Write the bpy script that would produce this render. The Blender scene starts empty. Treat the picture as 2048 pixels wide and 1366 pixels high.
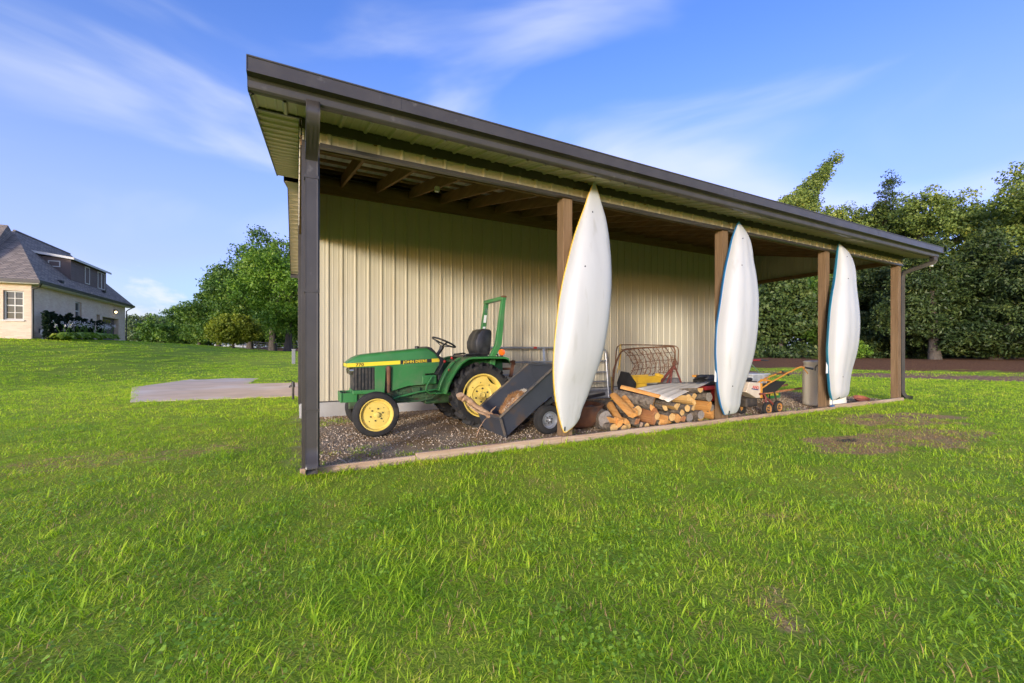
import bpy, math, random
import numpy as np
from mathutils import Vector, Matrix
R = math.radians
random.seed(7)
scene = bpy.context.scene
C = scene.collection

# ---------------------------------------------------------------- camera
YAW = math.atan2(829, 1601)
cam = bpy.data.cameras.new('camera')
cam.sensor_width = 36.0
cam.lens = 36.0 * 829 / 2048
cam.shift_y = 17 / 2048
cam.clip_start = 0.05
cam.clip_end = 2000
cam_ob = bpy.data.objects.new('camera', cam)
cam_ob.location = (-0.041, -4.32, 1.17)
cam_ob.rotation_euler = (R(90), 0, -YAW)
C.objects.link(cam_ob)
scene.camera = cam_ob

# ---------------------------------------------------------------- light
SUN_EL = 8.5
# sun stands behind the viewer; light travels towards (TX, TY)
TX, TY = 0.74, 0.67
world = bpy.data.worlds.new('World')
scene.world = world
world.use_nodes = True
wn = world.node_tree
wn.nodes.clear()
def wnode(t, **kw):
    n = wn.nodes.new(t)
    for k, v in kw.items():
        setattr(n, k, v)
    return n
wl = wn.links.new
sky = wnode('ShaderNodeTexSky', sky_type='NISHITA')
sky.sun_disc = False
sky.sun_elevation = R(SUN_EL)
sky.sun_rotation = math.atan2(-TX, -TY)
sky.altitude = 200
sky.air_density = 1.0
sky.dust_density = 2.0
sky.ozone_density = 1.5
hs = wnode('ShaderNodeHueSaturation')
hs.inputs['Saturation'].default_value = 1.15
wl(sky.outputs[0], hs.inputs['Color'])
# thin cirrus, far cumulus heads and pale horizon haze
tc = wnode('ShaderNodeTexCoord')
sep = wnode('ShaderNodeSeparateXYZ')
wl(tc.outputs['Generated'], sep.inputs[0])
def math_(op, a, b=None, clamp=False):
    n = wnode('ShaderNodeMath', operation=op, use_clamp=clamp)
    for i, v in enumerate((a, b)):
        if v is None:
            continue
        if isinstance(v, (int, float)):
            n.inputs[i].default_value = v
        else:
            wl(v, n.inputs[i])
    return n.outputs[0]
def cloud_layer(scale, rot, loc, nscale, detail, rough, dist, lo, hi, top):
    mp = wnode('ShaderNodeMapping')
    mp.inputs['Rotation'].default_value = rot
    mp.inputs['Scale'].default_value = scale
    mp.inputs['Location'].default_value = loc
    wl(tc.outputs['Generated'], mp.inputs[0])
    ns = wnode('ShaderNodeTexNoise')
    ns.inputs['Scale'].default_value = nscale
    ns.inputs['Detail'].default_value = detail
    ns.inputs['Roughness'].default_value = rough
    ns.inputs['Distortion'].default_value = dist
    wl(mp.outputs[0], ns.inputs['Vector'])
    cr = wnode('ShaderNodeMapRange', interpolation_type='SMOOTHSTEP')
    cr.inputs['From Min'].default_value = lo
    cr.inputs['From Max'].default_value = hi
    cr.inputs['To Max'].default_value = top
    wl(ns.outputs['Fac'], cr.inputs['Value'])
    return cr.outputs[0]
cirrus = cloud_layer((1.0, 1.0, 2.6), (0, R(14), R(20)), (0.4, 2.3, 0.2), 1.9, 5, 0.45, 0.7, 0.44, 0.76, 0.78)
cumulus = cloud_layer((1, 1, 2.4), (0, 0, 0), (4.2, 0.3, 0), 5.5, 8, 0.55, 0.2, 0.54, 0.66, 0.85)
low = wnode('ShaderNodeMapRange', interpolation_type='SMOOTHSTEP')
low.inputs['From Min'].default_value = 0.20
low.inputs['From Max'].default_value = 0.10
wl(sep.outputs[2], low.inputs['Value'])
cum = math_('MULTIPLY', cumulus, low.outputs[0])
haze = wnode('ShaderNodeMapRange', interpolation_type='SMOOTHSTEP')
haze.inputs['From Min'].default_value = 0.62
haze.inputs['From Max'].default_value = -0.05
haze.inputs['To Min'].default_value = 0.0
haze.inputs['To Max'].default_value = 0.90
wl(sep.outputs[2], haze.inputs['Value'])
SKY_TINT = wnode('ShaderNodeMix', data_type='RGBA', blend_type='MULTIPLY')
SKY_TINT.inputs['Factor'].default_value = 1.0
SKY_TINT.inputs[7].default_value = (0.63, 0.70, 1.22, 1)
wl(hs.outputs[0], SKY_TINT.inputs[6])
hmix = wnode('ShaderNodeMix', data_type='RGBA')
wl(haze.outputs[0], hmix.inputs['Factor'])
wl(SKY_TINT.outputs[2], hmix.inputs[6])
hmix.inputs[7].default_value = (1.45, 1.72, 2.4, 1)
mixh = wnode('ShaderNodeMix', data_type='RGBA', blend_type='LIGHTEN')   # the glow round the low sun stays
mixh.inputs['Factor'].default_value = 1.0
wl(SKY_TINT.outputs[2], mixh.inputs[6])
wl(hmix.outputs[2], mixh.inputs[7])
mixc = wnode('ShaderNodeMix', data_type='RGBA')
wl(math_('MAXIMUM', cirrus, cum, clamp=True), mixc.inputs['Factor'])
wl(mixh.outputs[2], mixc.inputs[6])
mixc.blend_type = 'LIGHTEN'
mixc.inputs[7].default_value = (2.25, 2.4, 2.75, 1)
bg = wnode('ShaderNodeBackground')
bg.inputs['Strength'].default_value = 0.15
wl(mixc.outputs[2], bg.inputs['Color'])
wo = wnode('ShaderNodeOutputWorld')
wl(bg.outputs[0], wo.inputs[0])

sun = bpy.data.lights.new('sun', 'SUN')
sun.energy = 1.45
sun.angle = R(10.0)
sun.color = (1.0, 0.965, 0.90)
sun_ob = bpy.data.objects.new('sun', sun)
sun_ob.rotation_euler = Vector((TX * math.cos(R(SUN_EL)), TY * math.cos(R(SUN_EL)), -math.sin(R(SUN_EL)))).to_track_quat('-Z', 'Y').to_euler()
sun_ob.location = (-10, -20, 12)
C.objects.link(sun_ob)
scene.view_settings.view_transform = 'Standard'
scene.view_settings.look = 'None'
scene.view_settings.gamma = 1.0
scene.view_settings.exposure = 1.4
scene.view_settings.use_curve_mapping = False
scene.cycles.max_bounces = 7
scene.cycles.diffuse_bounces = 3
scene.cycles.glossy_bounces = 2
scene.cycles.transmission_bounces = 3
scene.cycles.caustics_reflective = False
scene.cycles.caustics_refractive = False

# ---------------------------------------------------------------- materials
def principled(name):
    m = bpy.data.materials.new(name)
    m.use_nodes = True
    return m, m.node_tree, m.node_tree.nodes['Principled BSDF']
def rgba(c):
    return (c[0], c[1], c[2], 1)
def M(name, col, rough=0.6, metal=0.0, col2=None, scale=6.0, stretch=(1, 1, 1), detail=5, lo=0.35, hi=0.68,
      bump=0.0, bscale=None, bdist=0.01, col3=None, scale3=2.0, lo3=0.55, hi3=0.7, rvar=0.0, spec=0.5, coat=0.0, coords='Object'):
    """one procedural surface: base colour, a second colour by noise, a third by coarse noise (wear), fine bump"""
    m, t, b = principled(name)
    N, L = t.nodes.new, t.links.new
    b.inputs['Base Color'].default_value = rgba(col)
    b.inputs['Roughness'].default_value = rough
    b.inputs['Metallic'].default_value = metal
    b.inputs['Specular IOR Level'].default_value = spec
    if coat:
        b.inputs['Coat Weight'].default_value = coat
        b.inputs['Coat Roughness'].default_value = 0.12
    co = N('ShaderNodeTexCoord')
    mpn = N('ShaderNodeMapping')
    mpn.inputs['Scale'].default_value = stretch
    L(co.outputs[coords], mpn.inputs[0])
    def noise(s, d=detail):
        n = N('ShaderNodeTexNoise')
        n.inputs['Scale'].default_value = s
        n.inputs['Detail'].default_value = d
        L(mpn.outputs[0], n.inputs['Vector'])
        return n
    def rng(n, a, c):
        r = N('ShaderNodeMapRange')
        r.inputs['From Min'].default_value = a
        r.inputs['From Max'].default_value = c
        L(n.outputs['Fac'], r.inputs['Value'])
        return r.outputs[0]
    src = None
    if col2 is not None:
        mx = N('ShaderNodeMix'); mx.data_type = 'RGBA'
        mx.inputs[6].default_value = rgba(col); mx.inputs[7].default_value = rgba(col2)
        n1 = noise(scale)
        L(rng(n1, lo, hi), mx.inputs['Factor'])
        src = mx.outputs[2]
    if col3 is not None:
        mx = N('ShaderNodeMix'); mx.data_type = 'RGBA'
        if src is None:
            mx.inputs[6].default_value = rgba(col)
        else:
            L(src, mx.inputs[6])
        mx.inputs[7].default_value = rgba(col3)
        L(rng(noise(scale3, 7), lo3, hi3), mx.inputs['Factor'])
        src = mx.outputs[2]
    if src is not None:
        L(src, b.inputs['Base Color'])
    if rvar:
        r = N('ShaderNodeMapRange')
        r.inputs['To Min'].default_value = max(0.02, rough - rvar)
        r.inputs['To Max'].default_value = min(1, rough + rvar)
        L(noise(scale * 1.7 + 1).outputs['Fac'], r.inputs['Value'])
        L(r.outputs[0], b.inputs['Roughness'])
    if bump:
        bp = N('ShaderNodeBump')
        bp.inputs['Strength'].default_value = bump
        bp.inputs['Distance'].default_value = bdist
        L(noise(bscale or scale * 4, 6).outputs['Fac'], bp.inputs['Height'])
        L(bp.outputs[0], b.inputs['Normal'])
    return m
def wood(name, c1, c2, c3, axis=2, scale=1.0, rough=0.8):
    """sawn timber: long grain streaks along one axis plus ring bands and knots"""
    m, t, b = principled(name)
    N, L = t.nodes.new, t.links.new
    co = N('ShaderNodeTexCoord'); mpn = N('ShaderNodeMapping')
    s = [14 * scale] * 3; s[axis] = 0.9 * scale
    mpn.inputs['Scale'].default_value = s
    L(co.outputs['Object'], mpn.inputs[0])
    n = N('ShaderNodeTexNoise'); n.inputs['Scale'].default_value = 1.0; n.inputs['Detail'].default_value = 4; n.inputs['Distortion'].default_value = 0.8
    L(mpn.outputs[0], n.inputs['Vector'])
    mpn2 = N('ShaderNodeMapping')
    s = [90 * scale] * 3; s[axis] = 4 * scale
    mpn2.inputs['Scale'].default_value = s
    L(co.outputs['Object'], mpn2.inputs[0])
    n2 = N('ShaderNodeTexNoise'); n2.inputs['Scale'].default_value = 1.0; n2.inputs['Detail'].default_value = 3
    L(mpn2.outputs[0], n2.inputs['Vector'])
    r = N('ShaderNodeValToRGB')
    r.color_ramp.elements[0].position = 0.3; r.color_ramp.elements[0].color = rgba(c1)
    r.color_ramp.elements[1].position = 0.72; r.color_ramp.elements[1].color = rgba(c3)
    e = r.color_ramp.elements.new(0.5); e.color = rgba(c2)
    mx = N('ShaderNodeMath'); mx.operation = 'MULTIPLY_ADD'
    L(n2.outputs['Fac'], mx.inputs[0]); mx.inputs[1].default_value = 0.45
    ad = N('ShaderNodeMath'); ad.operation = 'MULTIPLY'; L(n.outputs['Fac'], ad.inputs[0]); ad.inputs[1].default_value = 0.6
    L(ad.outputs[0], mx.inputs[2])
    L(mx.outputs[0], r.inputs[0])
    L(r.outputs[0], b.inputs['Base Color'])
    b.inputs['Roughness'].default_value = rough
    b.inputs['Specular IOR Level'].default_value = 0.25
    bp = N('ShaderNodeBump'); bp.inputs['Strength'].default_value = 0.5; bp.inputs['Distance'].default_value = 0.003
    L(mx.outputs[0], bp.inputs['Height']); L(bp.outputs[0], b.inputs['Normal'])
    return m
MAT = {}
MAT['tan'] = M('tan_painted_steel', (0.49, 0.44, 0.325), 0.45, 0, (0.455, 0.405, 0.295), 3.0, (1, 1, 0.25), col3=(0.40, 0.33, 0.2), scale3=2.2, lo3=0.62, hi3=0.85, bump=0.06, bscale=3, bdist=0.02, rvar=0.08)
MAT['brown'] = M('dark_brown_painted_steel', (0.050, 0.043, 0.038), 0.34, 0, (0.064, 0.056, 0.049), 5.0, col3=(0.13, 0.12, 0.11), scale3=9, lo3=0.66, hi3=0.8, rvar=0.1, bump=0.05, bscale=6)
MAT['galv'] = M('bare_galvanised_sheet', (0.60, 0.60, 0.55), 0.5, 0.1, (0.5, 0.5, 0.46), 9.0)
MAT['post'] = wood('treated_post_wood', (0.095, 0.055, 0.028), (0.17, 0.105, 0.055), (0.25, 0.165, 0.095), 2)
MAT['rafter'] = wood('rafter_wood', (0.13, 0.07, 0.03), (0.2, 0.11, 0.05), (0.27, 0.16, 0.08), 1)
MAT['purlin'] = wood('purlin_wood', (0.12, 0.07, 0.035), (0.19, 0.11, 0.055), (0.26, 0.17, 0.09), 0)
MAT['timber'] = wood('weathered_board', (0.22, 0.13, 0.08), (0.40, 0.27, 0.18), (0.52, 0.40, 0.30), 0, 0.8, 0.9)
MAT['concrete'] = M('concrete', (0.36, 0.35, 0.33), 0.9, 0, (0.29, 0.28, 0.26), 2.5, col3=(0.42, 0.41, 0.40), scale3=0.7, lo3=0.5, hi3=0.6, bump=0.3, bscale=40, bdist=0.004)
MAT['pad'] = M('driveway_concrete', (0.74, 0.55, 0.37), 0.95, 0, (0.62, 0.46, 0.31), 1.2, col3=(0.76, 0.63, 0.50), scale3=0.35, lo3=0.5, hi3=0.62, bump=0.25, bscale=30, bdist=0.004, spec=0.15)
MAT['screw'] = M('screw_head', (0.42, 0.36, 0.24), 0.4, 0.3)
MAT['white'] = M('white_plastic', (0.78, 0.78, 0.76), 0.45)
MAT['black'] = M('black_plastic', (0.016, 0.016, 0.017), 0.45, 0, (0.03, 0.03, 0.03), 8, rvar=0.1)
MAT['rubber'] = M('tyre_rubber', (0.018, 0.018, 0.018), 0.75, 0, (0.034, 0.031, 0.028), 7, col3=(0.085, 0.068, 0.05), scale3=5, lo3=0.6, hi3=0.8, bump=0.2, bscale=30, bdist=0.003, spec=0.3)

# ---------------------------------------------------------------- mesh helpers
class MB:
    def __init__(s):
        s.v = []; s.f = []; s.m = []; s.mi = 0
    def add(s, vs, fs):
        o = len(s.v)
        s.v += [tuple(p) for p in vs]
        for q in fs:
            s.f.append(tuple(o + i for i in q)); s.m.append(s.mi)
        return s
    def box(s, x0, x1, y0, y1, z0, z1):
        vs = [(x0, y0, z0), (x1, y0, z0), (x1, y1, z0), (x0, y1, z0), (x0, y0, z1), (x1, y0, z1), (x1, y1, z1), (x0, y1, z1)]
        return s.add(vs, [(0, 3, 2, 1), (4, 5, 6, 7), (0, 1, 5, 4), (1, 2, 6, 5), (2, 3, 7, 6), (3, 0, 4, 7)])
    def obox(s, c, size, rot=(0, 0, 0)):
        m = Matrix.LocRotScale(Vector(c), __import__('mathutils').Euler(rot), None)
        h = [q / 2 for q in size]
        vs = [m @ Vector((a * h[0], b * h[1], d * h[2])) for d in (-1, 1) for a, b in ((-1, -1), (1, -1), (1, 1), (-1, 1))]
        return s.add(vs, [(0, 3, 2, 1), (4, 5, 6, 7), (0, 1, 5, 4), (1, 2, 6, 5), (2, 3, 7, 6), (3, 0, 4, 7)])
    def beam(s, p, q, w, h, up=(0, 0, 1)):
        p, q = Vector(p), Vector(q); d = (q - p).normalized()
        sd = d.cross(Vector(up)).normalized(); u = sd.cross(d)
        vs = []
        for c in (p, q):
            for a, b in ((-1, -1), (1, -1), (1, 1), (-1, 1)):
                vs.append(c + sd * (a * w / 2) + u * (b * h / 2))
        return s.add(vs, [(0, 1, 2, 3), (7, 6, 5, 4), (0, 4, 5, 1), (1, 5, 6, 2), (2, 6, 7, 3), (3, 7, 4, 0)])
    def loft(s, rings, closed=True, caps=True):
        n = len(rings[0]); vs = [p for r in rings for p in r]; fs = []
        for i in range(len(rings) - 1):
            for j in range(n if closed else n - 1):
                k = (j + 1) % n
                fs.append((i * n + j, i * n + k, (i + 1) * n + k, (i + 1) * n + j))
        if caps and closed:
            fs.append(tuple(range(n - 1, -1, -1))); fs.append(tuple((len(rings) - 1) * n + j for j in range(n)))
        return s.add(vs, fs)
    def tube(s, pts, r, n=8, caps=True):
        pts = [Vector(p) for p in pts]; rings = []
        rr = r if isinstance(r, (list, tuple)) else [r] * len(pts)
        prev = None
        for i, p in enumerate(pts):
            d = (pts[min(i + 1, len(pts) - 1)] - pts[max(i - 1, 0)]).normalized()
            if prev is None:
                a = d.cross(Vector((0, 0, 1)))
                if a.length < 1e-3: a = d.cross(Vector((1, 0, 0)))
                a.normalize()
            else:
                a = (prev - d * prev.dot(d)).normalized()
            prev = a; b = d.cross(a)
            rings.append([p + (a * math.cos(t) + b * math.sin(t)) * rr[i] for t in [2 * math.pi * k / n for k in range(n)]])
        return s.loft(rings, True, caps)
    def cyl(s, p, q, r0, r1=None, n=16):
        return s.tube([p, q], [r0, r0 if r1 is None else r1], n)
    def lathe(s, prof, o, ax, n=24, caps=False):
        """prof: (radius, distance along the axis)"""
        o, ax = Vector(o), Vector(ax).normalized()
        a = ax.cross(Vector((0, 0, 1)))
        if a.length < 1e-3: a = ax.cross(Vector((1, 0, 0)))
        a.normalize(); b = ax.cross(a)
        rings = [[o + ax * h + (a * math.cos(t) + b * math.sin(t)) * r for t in [2 * math.pi * k / n for k in range(n)]] for r, h in prof]
        return s.loft(rings, True, caps)
    def prism(s, poly, a0, a1, axis=1):
        """2-D polygon swept along an axis (0 x: (y,z), 1 y: (x,z), 2 z: (x,y))"""
        def p3(p, a):
            return {0: (a, p[0], p[1]), 1: (p[0], a, p[1]), 2: (p[0], p[1], a)}[axis]
        n = len(poly)
        vs = [p3(p, a0) for p in poly] + [p3(p, a1) for p in poly]
        fs = [tuple(range(n)), tuple(range(2 * n - 1, n - 1, -1))] + [(i, i + n, (i + 1) % n + n, (i + 1) % n) for i in range(n)]
        return s.add(vs, fs)
    def sphere(s, c, r, n=12, m=8):
        rx, ry, rz = r if isinstance(r, tuple) else (r, r, r)
        rings = []
        for i in range(m + 1):
            t = math.pi * (0.02 + 0.96 * i / m)
            rings.append([(c[0] + rx * math.sin(t) * math.cos(2 * math.pi * k / n), c[1] + ry * math.sin(t) * math.sin(2 * math.pi * k / n), c[2] - rz * math.cos(t)) for k in range(n)])
        return s.loft(rings, True, True)
    def mesh(s, name, mats, smooth=None):
        me = bpy.data.meshes.new(name)
        me.from_pydata(s.v, [], s.f)
        for m in (mats if isinstance(mats, (list, tuple)) else [mats]):
            me.materials.append(MAT[m] if isinstance(m, str) else m)
        if max(s.m, default=0) > 0:
            me.polygons.foreach_set('material_index', s.m)
        me.update()
        import bmesh
        bm = bmesh.new(); bm.from_mesh(me); bmesh.ops.recalc_face_normals(bm, faces=bm.faces); bm.to_mesh(me); bm.free()
        if smooth:
            me.polygons.foreach_set('use_smooth', [True] * len(me.polygons))
            me.set_sharp_from_angle(angle=R(smooth))
        return me
    def build(s, name, mats, parent=None, smooth=None, bevel=0.0, loc=None):
        return link(name, s.mesh(name, mats, smooth), parent, bevel, loc)
def link(name, me, parent=None, bevel=0.0, loc=None):
    o = bpy.data.objects.new(name, me)
    C.objects.link(o)
    if parent: o.parent = parent
    if loc is not None: o.location = loc
    if bevel:
        b = o.modifiers.new('bevel', 'BEVEL'); b.width = bevel; b.segments = 2; b.limit_method = 'ANGLE'; b.angle_limit = R(40)
    return o
def tag(o, label=None, cat=None, group=None, kind=None):
    if label: o['label'] = label
    if cat: o['category'] = cat
    if group: o['group'] = group
    if kind: o['kind'] = kind
    return o
def thing(name, label, cat, loc=(0, 0, 0), rz=0.0, group=None):
    o = bpy.data.objects.new(name, None)
    o.empty_display_size = 0.2
    C.objects.link(o); o.location = loc; o.rotation_euler = (0, 0, rz)
    return tag(o, label, cat, group)
def copy_tree(o, parent=None):
    c = o.copy(); C.objects.link(c)
    if parent: c.parent = parent
    for ch in list(o.children): copy_tree(ch, c)
    return c
def text_mesh(body, size, bold=0.0, extrude=0.002, space=1.0):
    cu = bpy.data.curves.new('lettering', 'FONT'); cu.body = body; cu.size = size; cu.offset = bold; cu.extrude = extrude; cu.space_character = space
    cu.align_x = 'LEFT'; cu.resolution_u = 2
    o = bpy.data.objects.new('lettering', cu); C.objects.link(o)
    dg = bpy.context.evaluated_depsgraph_get()
    me = bpy.data.meshes.new_from_object(o.evaluated_get(dg))
    bpy.data.objects.remove(o); bpy.data.curves.remove(cu)
    return me
def lettering(body, size, mat, parent, loc, rot, sx=1.0, bold=0.0, name='lettering', space=1.0):
    me = text_mesh(body, size, bold, 0.0015, space); me.materials.clear(); me.materials.append(MAT[mat])
    o = link(name, me, parent); o.location = loc; o.rotation_euler = rot; o.scale = (sx, 1, 1)
    return o

# ---------------------------------------------------------------- terrain
def sstep(a, b, x):
    t = min(1, max(0, (x - a) / (b - a))); return t * t * (3 - 2 * t)
def ground_z(x, y):
    amp = 1.0 + 0.85 * sstep(-1, -13, x)
    s = (y - 16.0) * sstep(-9, -3, x) + (y - 11.0) * (1 - sstep(-9, -3, x)) + 0.75 * max(0, -x - 6)
    z = amp * sstep(0, 24, s) * (1 - sstep(2, 9, x))
    # low bank under the trees on the right
    z += 0.55 * sstep(24, 36, x + 0.35 * y) * sstep(2, 9, x + 0.1 * y)
    z += 0.02 * math.sin(x * 0.9 + 1) * math.sin(y * 0.7) * sstep(2.5, 6, abs(x + 6) * 0 + max(-y, -x, 0) + max(0, y - 14))
    return z
# ---------------------------------------------------------------- ground sheet
def axis_coords(lo, a, b, hi, step):
    v = list(np.arange(a, b + 1e-6, step))
    d = step
    while v[-1] < hi: d *= 1.22; v.append(v[-1] + d)
    d = step
    while v[0] > lo: d *= 1.22; v.insert(0, v[0] - d)
    return v
def patch(x, y, cx, cy, rx, ry, rot, seed):
    c, s_ = math.cos(rot), math.sin(rot)
    u = ((x - cx) * c + (y - cy) * s_) / rx; v = (-(x - cx) * s_ + (y - cy) * c) / ry
    a = math.atan2(v, u)
    r = math.hypot(u, v) / (1 + 0.22 * math.sin(2 * a + seed) + 0.14 * math.sin(5 * a + seed * 2) + 0.08 * math.sin(9 * a + seed * 3))
    return 1 - sstep(0.7, 1.12, r)
def in_bed(x, y):
    return -0.0 < x < 12.15 and 0.0 < y < 3.66
def bare_at(x, y):
    """dead or bare lawn: (straw, soil)"""
    straw = max(0.85 * patch(x, y, 9.3, -1.0, 1.1, 0.5, R(-14), 2.5), patch(x, y, 7.0, -1.85, 1.5, 0.62, R(-12), 1.0), 0.9 * patch(x, y, 8.6, -1.25, 0.9, 0.42, R(-20), 2.0), 0.42 * patch(x, y, -1.9, 1.6, 1.6, 0.5, R(10), 3.0), 0.3 * patch(x, y, -4.2, 2.2, 1.6, 0.6, R(25), 4.0), 0.4 * patch(x, y, 3.0, -2.6, 0.35, 0.2, 0, 5.0), 0.45 * patch(x, y, 1.9, -3.15, 0.25, 0.2, 0, 6.0))
    soil = max(0.36 * patch(x, y, 9.3, -1.0, 1.0, 0.42, R(-14), 2.5), 0.7 * patch(x, y, 6.25, -1.5, 0.35, 0.16, R(-20), 1.5))
    return straw, soil
def bed_grass(x, y):
    """share of living grass on the gravel floor of the lean-to"""
    g = 0.0
    if y < 0.6: g = max(g, 0.9 * (1 - sstep(0.1, 0.6, y)))
    g = max(g, 0.9 * patch(x, y, 0.35, 3.0, 0.55, 0.45, 0, 1.0), 0.6 * patch(x, y, 0.3, 0.6, 0.7, 0.35, 0.4, 2.0), 0.8 * patch(x, y, 2.2, 0.25, 0.9, 0.25, 0, 3.0), 0.6 * patch(x, y, 6.6, 0.4, 1.0, 0.35, 0, 4.0), 0.5 * patch(x, y, 8.3, 0.5, 0.8, 0.4, 0, 5.0))
    return g
def track_at(x, y):
    # dirt lane running along the tree line on the right
    q = x + 0.55 * y
    return 0.8 * sstep(22.6, 24.6, q) * (1 - sstep(26.6, 28.8, q)) * sstep(-20, -12, y + x * 0.2 + 20)
def litter_at(x, y):
    q = x + 0.42 * y
    return sstep(27.2, 30.6, q)
gx = axis_coords(-140, -9, 15, 220, 0.22)
gy = axis_coords(-60, -5.5, 15, 230, 0.22)
gv = [(x, y, ground_z(x, y)) for y in gy for x in gx]
nx = len(gx)
gf = [(j * nx + i, j * nx + i + 1, (j + 1) * nx + i + 1, (j + 1) * nx + i) for j in range(len(gy) - 1) for i in range(nx - 1)]
gme = bpy.data.meshes.new('ground'); gme.from_pydata(gv, [], gf); gme.update()
gme.polygons.foreach_set('use_smooth', [True] * len(gme.polygons))
att = gme.attributes.new('kinds', 'FLOAT_COLOR', 'POINT')
att2 = gme.attributes.new('kinds_b', 'FLOAT_COLOR', 'POINT')
buf = []; buf2 = []
for x, y, z in gv:
    st, so = bare_at(x, y)
    if in_bed(x, y):
        st, so = 0.0, 0.0
    gr = (sstep(-0.05, 0.05, x) * (1 - sstep(12.1, 12.6, x)) * sstep(-0.02, 0.1, y) * (1 - sstep(3.9, 4.2, y)))
    buf += [st, so, gr, 1]
    buf2 += [track_at(x, y), litter_at(x, y), 0, 1]
att.data.foreach_set('color', buf); att2.data.foreach_set('color', buf2)
def ground_material():
    m, t, b = principled('lawn_soil')
    N, L = t.nodes.new, t.links.new
    geo = N('ShaderNodeNewGeometry')
    def noise(s, d=6, src=None):
        n = N('ShaderNodeTexNoise'); n.inputs['Scale'].default_value = s; n.inputs['Detail'].default_value = d
        L(geo.outputs['Position'], n.inputs['Vector']); return n.outputs['Fac']
    def ramp(f, stops):
        r = N('ShaderNodeValToRGB'); L(f, r.inputs[0])
        r.color_ramp.elements[0].position = stops[0][0]; r.color_ramp.elements[0].color = rgba(stops[0][1])
        r.color_ramp.elements[1].position = stops[-1][0]; r.color_ramp.elements[1].color = rgba(stops[-1][1])
        for p, c in stops[1:-1]:
            e = r.color_ramp.elements.new(p); e.color = rgba(c)
        return r.outputs[0]
    def mix(f, a, c):
        x = N('ShaderNodeMix'); x.data_type = 'RGBA'; L(f, x.inputs['Factor']); L(a, x.inputs[6]); L(c, x.inputs[7]); return x.outputs[2]
    def edge(f, nz):
        # break an attribute mask up with noise
        a = N('ShaderNodeMath'); a.operation = 'MULTIPLY_ADD'; L(nz, a.inputs[0]); a.inputs[1].default_value = 0.9; L(f, a.inputs[2])
        r = N('ShaderNodeMapRange'); r.inputs['From Min'].default_value = 0.78; r.inputs['From Max'].default_value = 1.0; L(a.outputs[0], r.inputs['Value'])
        return r.outputs[0]
    fine, mid, big = noise(55), noise(9), noise(0.35, 4)
    lawn = ramp(fine, [(0.3, (0.08, 0.09, 0.02)), (0.5, (0.20, 0.29, 0.03)), (0.75, (0.40, 0.44, 0.07))])
    lawn2 = ramp(big, [(0.35, (0.29, 0.41, 0.03)), (0.65, (0.46, 0.50, 0.04))])
    x = N('ShaderNodeMix'); x.data_type = 'RGBA'; x.inputs['Factor'].default_value = 0.5; L(lawn, x.inputs[6]); L(lawn2, x.inputs[7]); col = x.outputs[2]
    at = N('ShaderNodeAttribute'); at.attribute_name = 'kinds'
    at2 = N('ShaderNodeAttribute'); at2.attribute_name = 'kinds_b'
    s1 = N('ShaderNodeSeparateColor'); L(at.outputs['Color'], s1.inputs[0])
    s2 = N('ShaderNodeSeparateColor'); L(at2.outputs['Color'], s2.inputs[0])
    straw = ramp(noise(38), [(0.3, (0.24, 0.15, 0.06)), (0.5, (0.46, 0.30, 0.12)), (0.72, (0.60, 0.42, 0.2))])
    soil = ramp(noise(25), [(0.3, (0.06, 0.045, 0.032)), (0.6, (0.13, 0.10, 0.075)), (0.78, (0.2, 0.17, 0.13))])
    gravel = ramp(noise(70), [(0.3, (0.15, 0.105, 0.06)), (0.5, (0.38, 0.28, 0.175)), (0.7, (0.58, 0.46, 0.32))])
    gdirt = ramp(noise(16), [(0.35, (0.28, 0.16, 0.065)), (0.7, (0.46, 0.30, 0.14))])
    patchy = N('ShaderNodeMapRange'); patchy.inputs['From Min'].default_value = 0.42; patchy.inputs['From Max'].default_value = 0.6; L(noise(1.6, 5), patchy.inputs['Value'])
    gravel = mix(patchy.outputs[0], gravel, gdirt)
    trk = ramp(noise(6), [(0.3, (0.24, 0.125, 0.07)), (0.6, (0.38, 0.22, 0.125)), (0.8, (0.46, 0.31, 0.19))])
    lit = ramp(noise(22), [(0.3, (0.07, 0.034, 0.016)), (0.5, (0.19, 0.085, 0.038)), (0.72, (0.34, 0.18, 0.08))])
    col = mix(edge(s1.outputs[0], mid), col, straw)
    col = mix(edge(s1.outputs[1], mid), col, soil)
    col = mix(s1.outputs[2], col, gravel)
    col = mix(edge(s2.outputs[0], noise(1.3)), col, trk)
    col = mix(edge(s2.outputs[1], noise(1.1)), col, lit)
    L(col, b.inputs['Base Color'])
    b.inputs['Roughness'].default_value = 0.95
    b.inputs['Specular IOR Level'].default_value = 0.1
    bp = N('ShaderNodeBump'); bp.inputs['Strength'].default_value = 0.7; bp.inputs['Distance'].default_value = 0.03
    L(fine, bp.inputs['Height']); L(bp.outputs[0], b.inputs['Normal'])
    return m
MAT['ground'] = ground_material()
gme.materials.append(MAT['ground'])
tag(link('ground', gme), kind='structure')

# concrete apron at the garage end of the barn
b = MB()
poly = [(-3.35, 7.8), (-0.02, 7.4), (-0.02, 12.3), (-1.55, 12.5), (-1.45, 15.6), (-3.7, 16.7), (-4.6, 12.5)]
b.prism(poly, -0.1, 0.014, 2)
tag(b.build('concrete_pad', 'pad', bevel=0.01), 'pale concrete pad on the lawn beside the gable end of the barn', 'pad', kind='structure')

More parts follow.
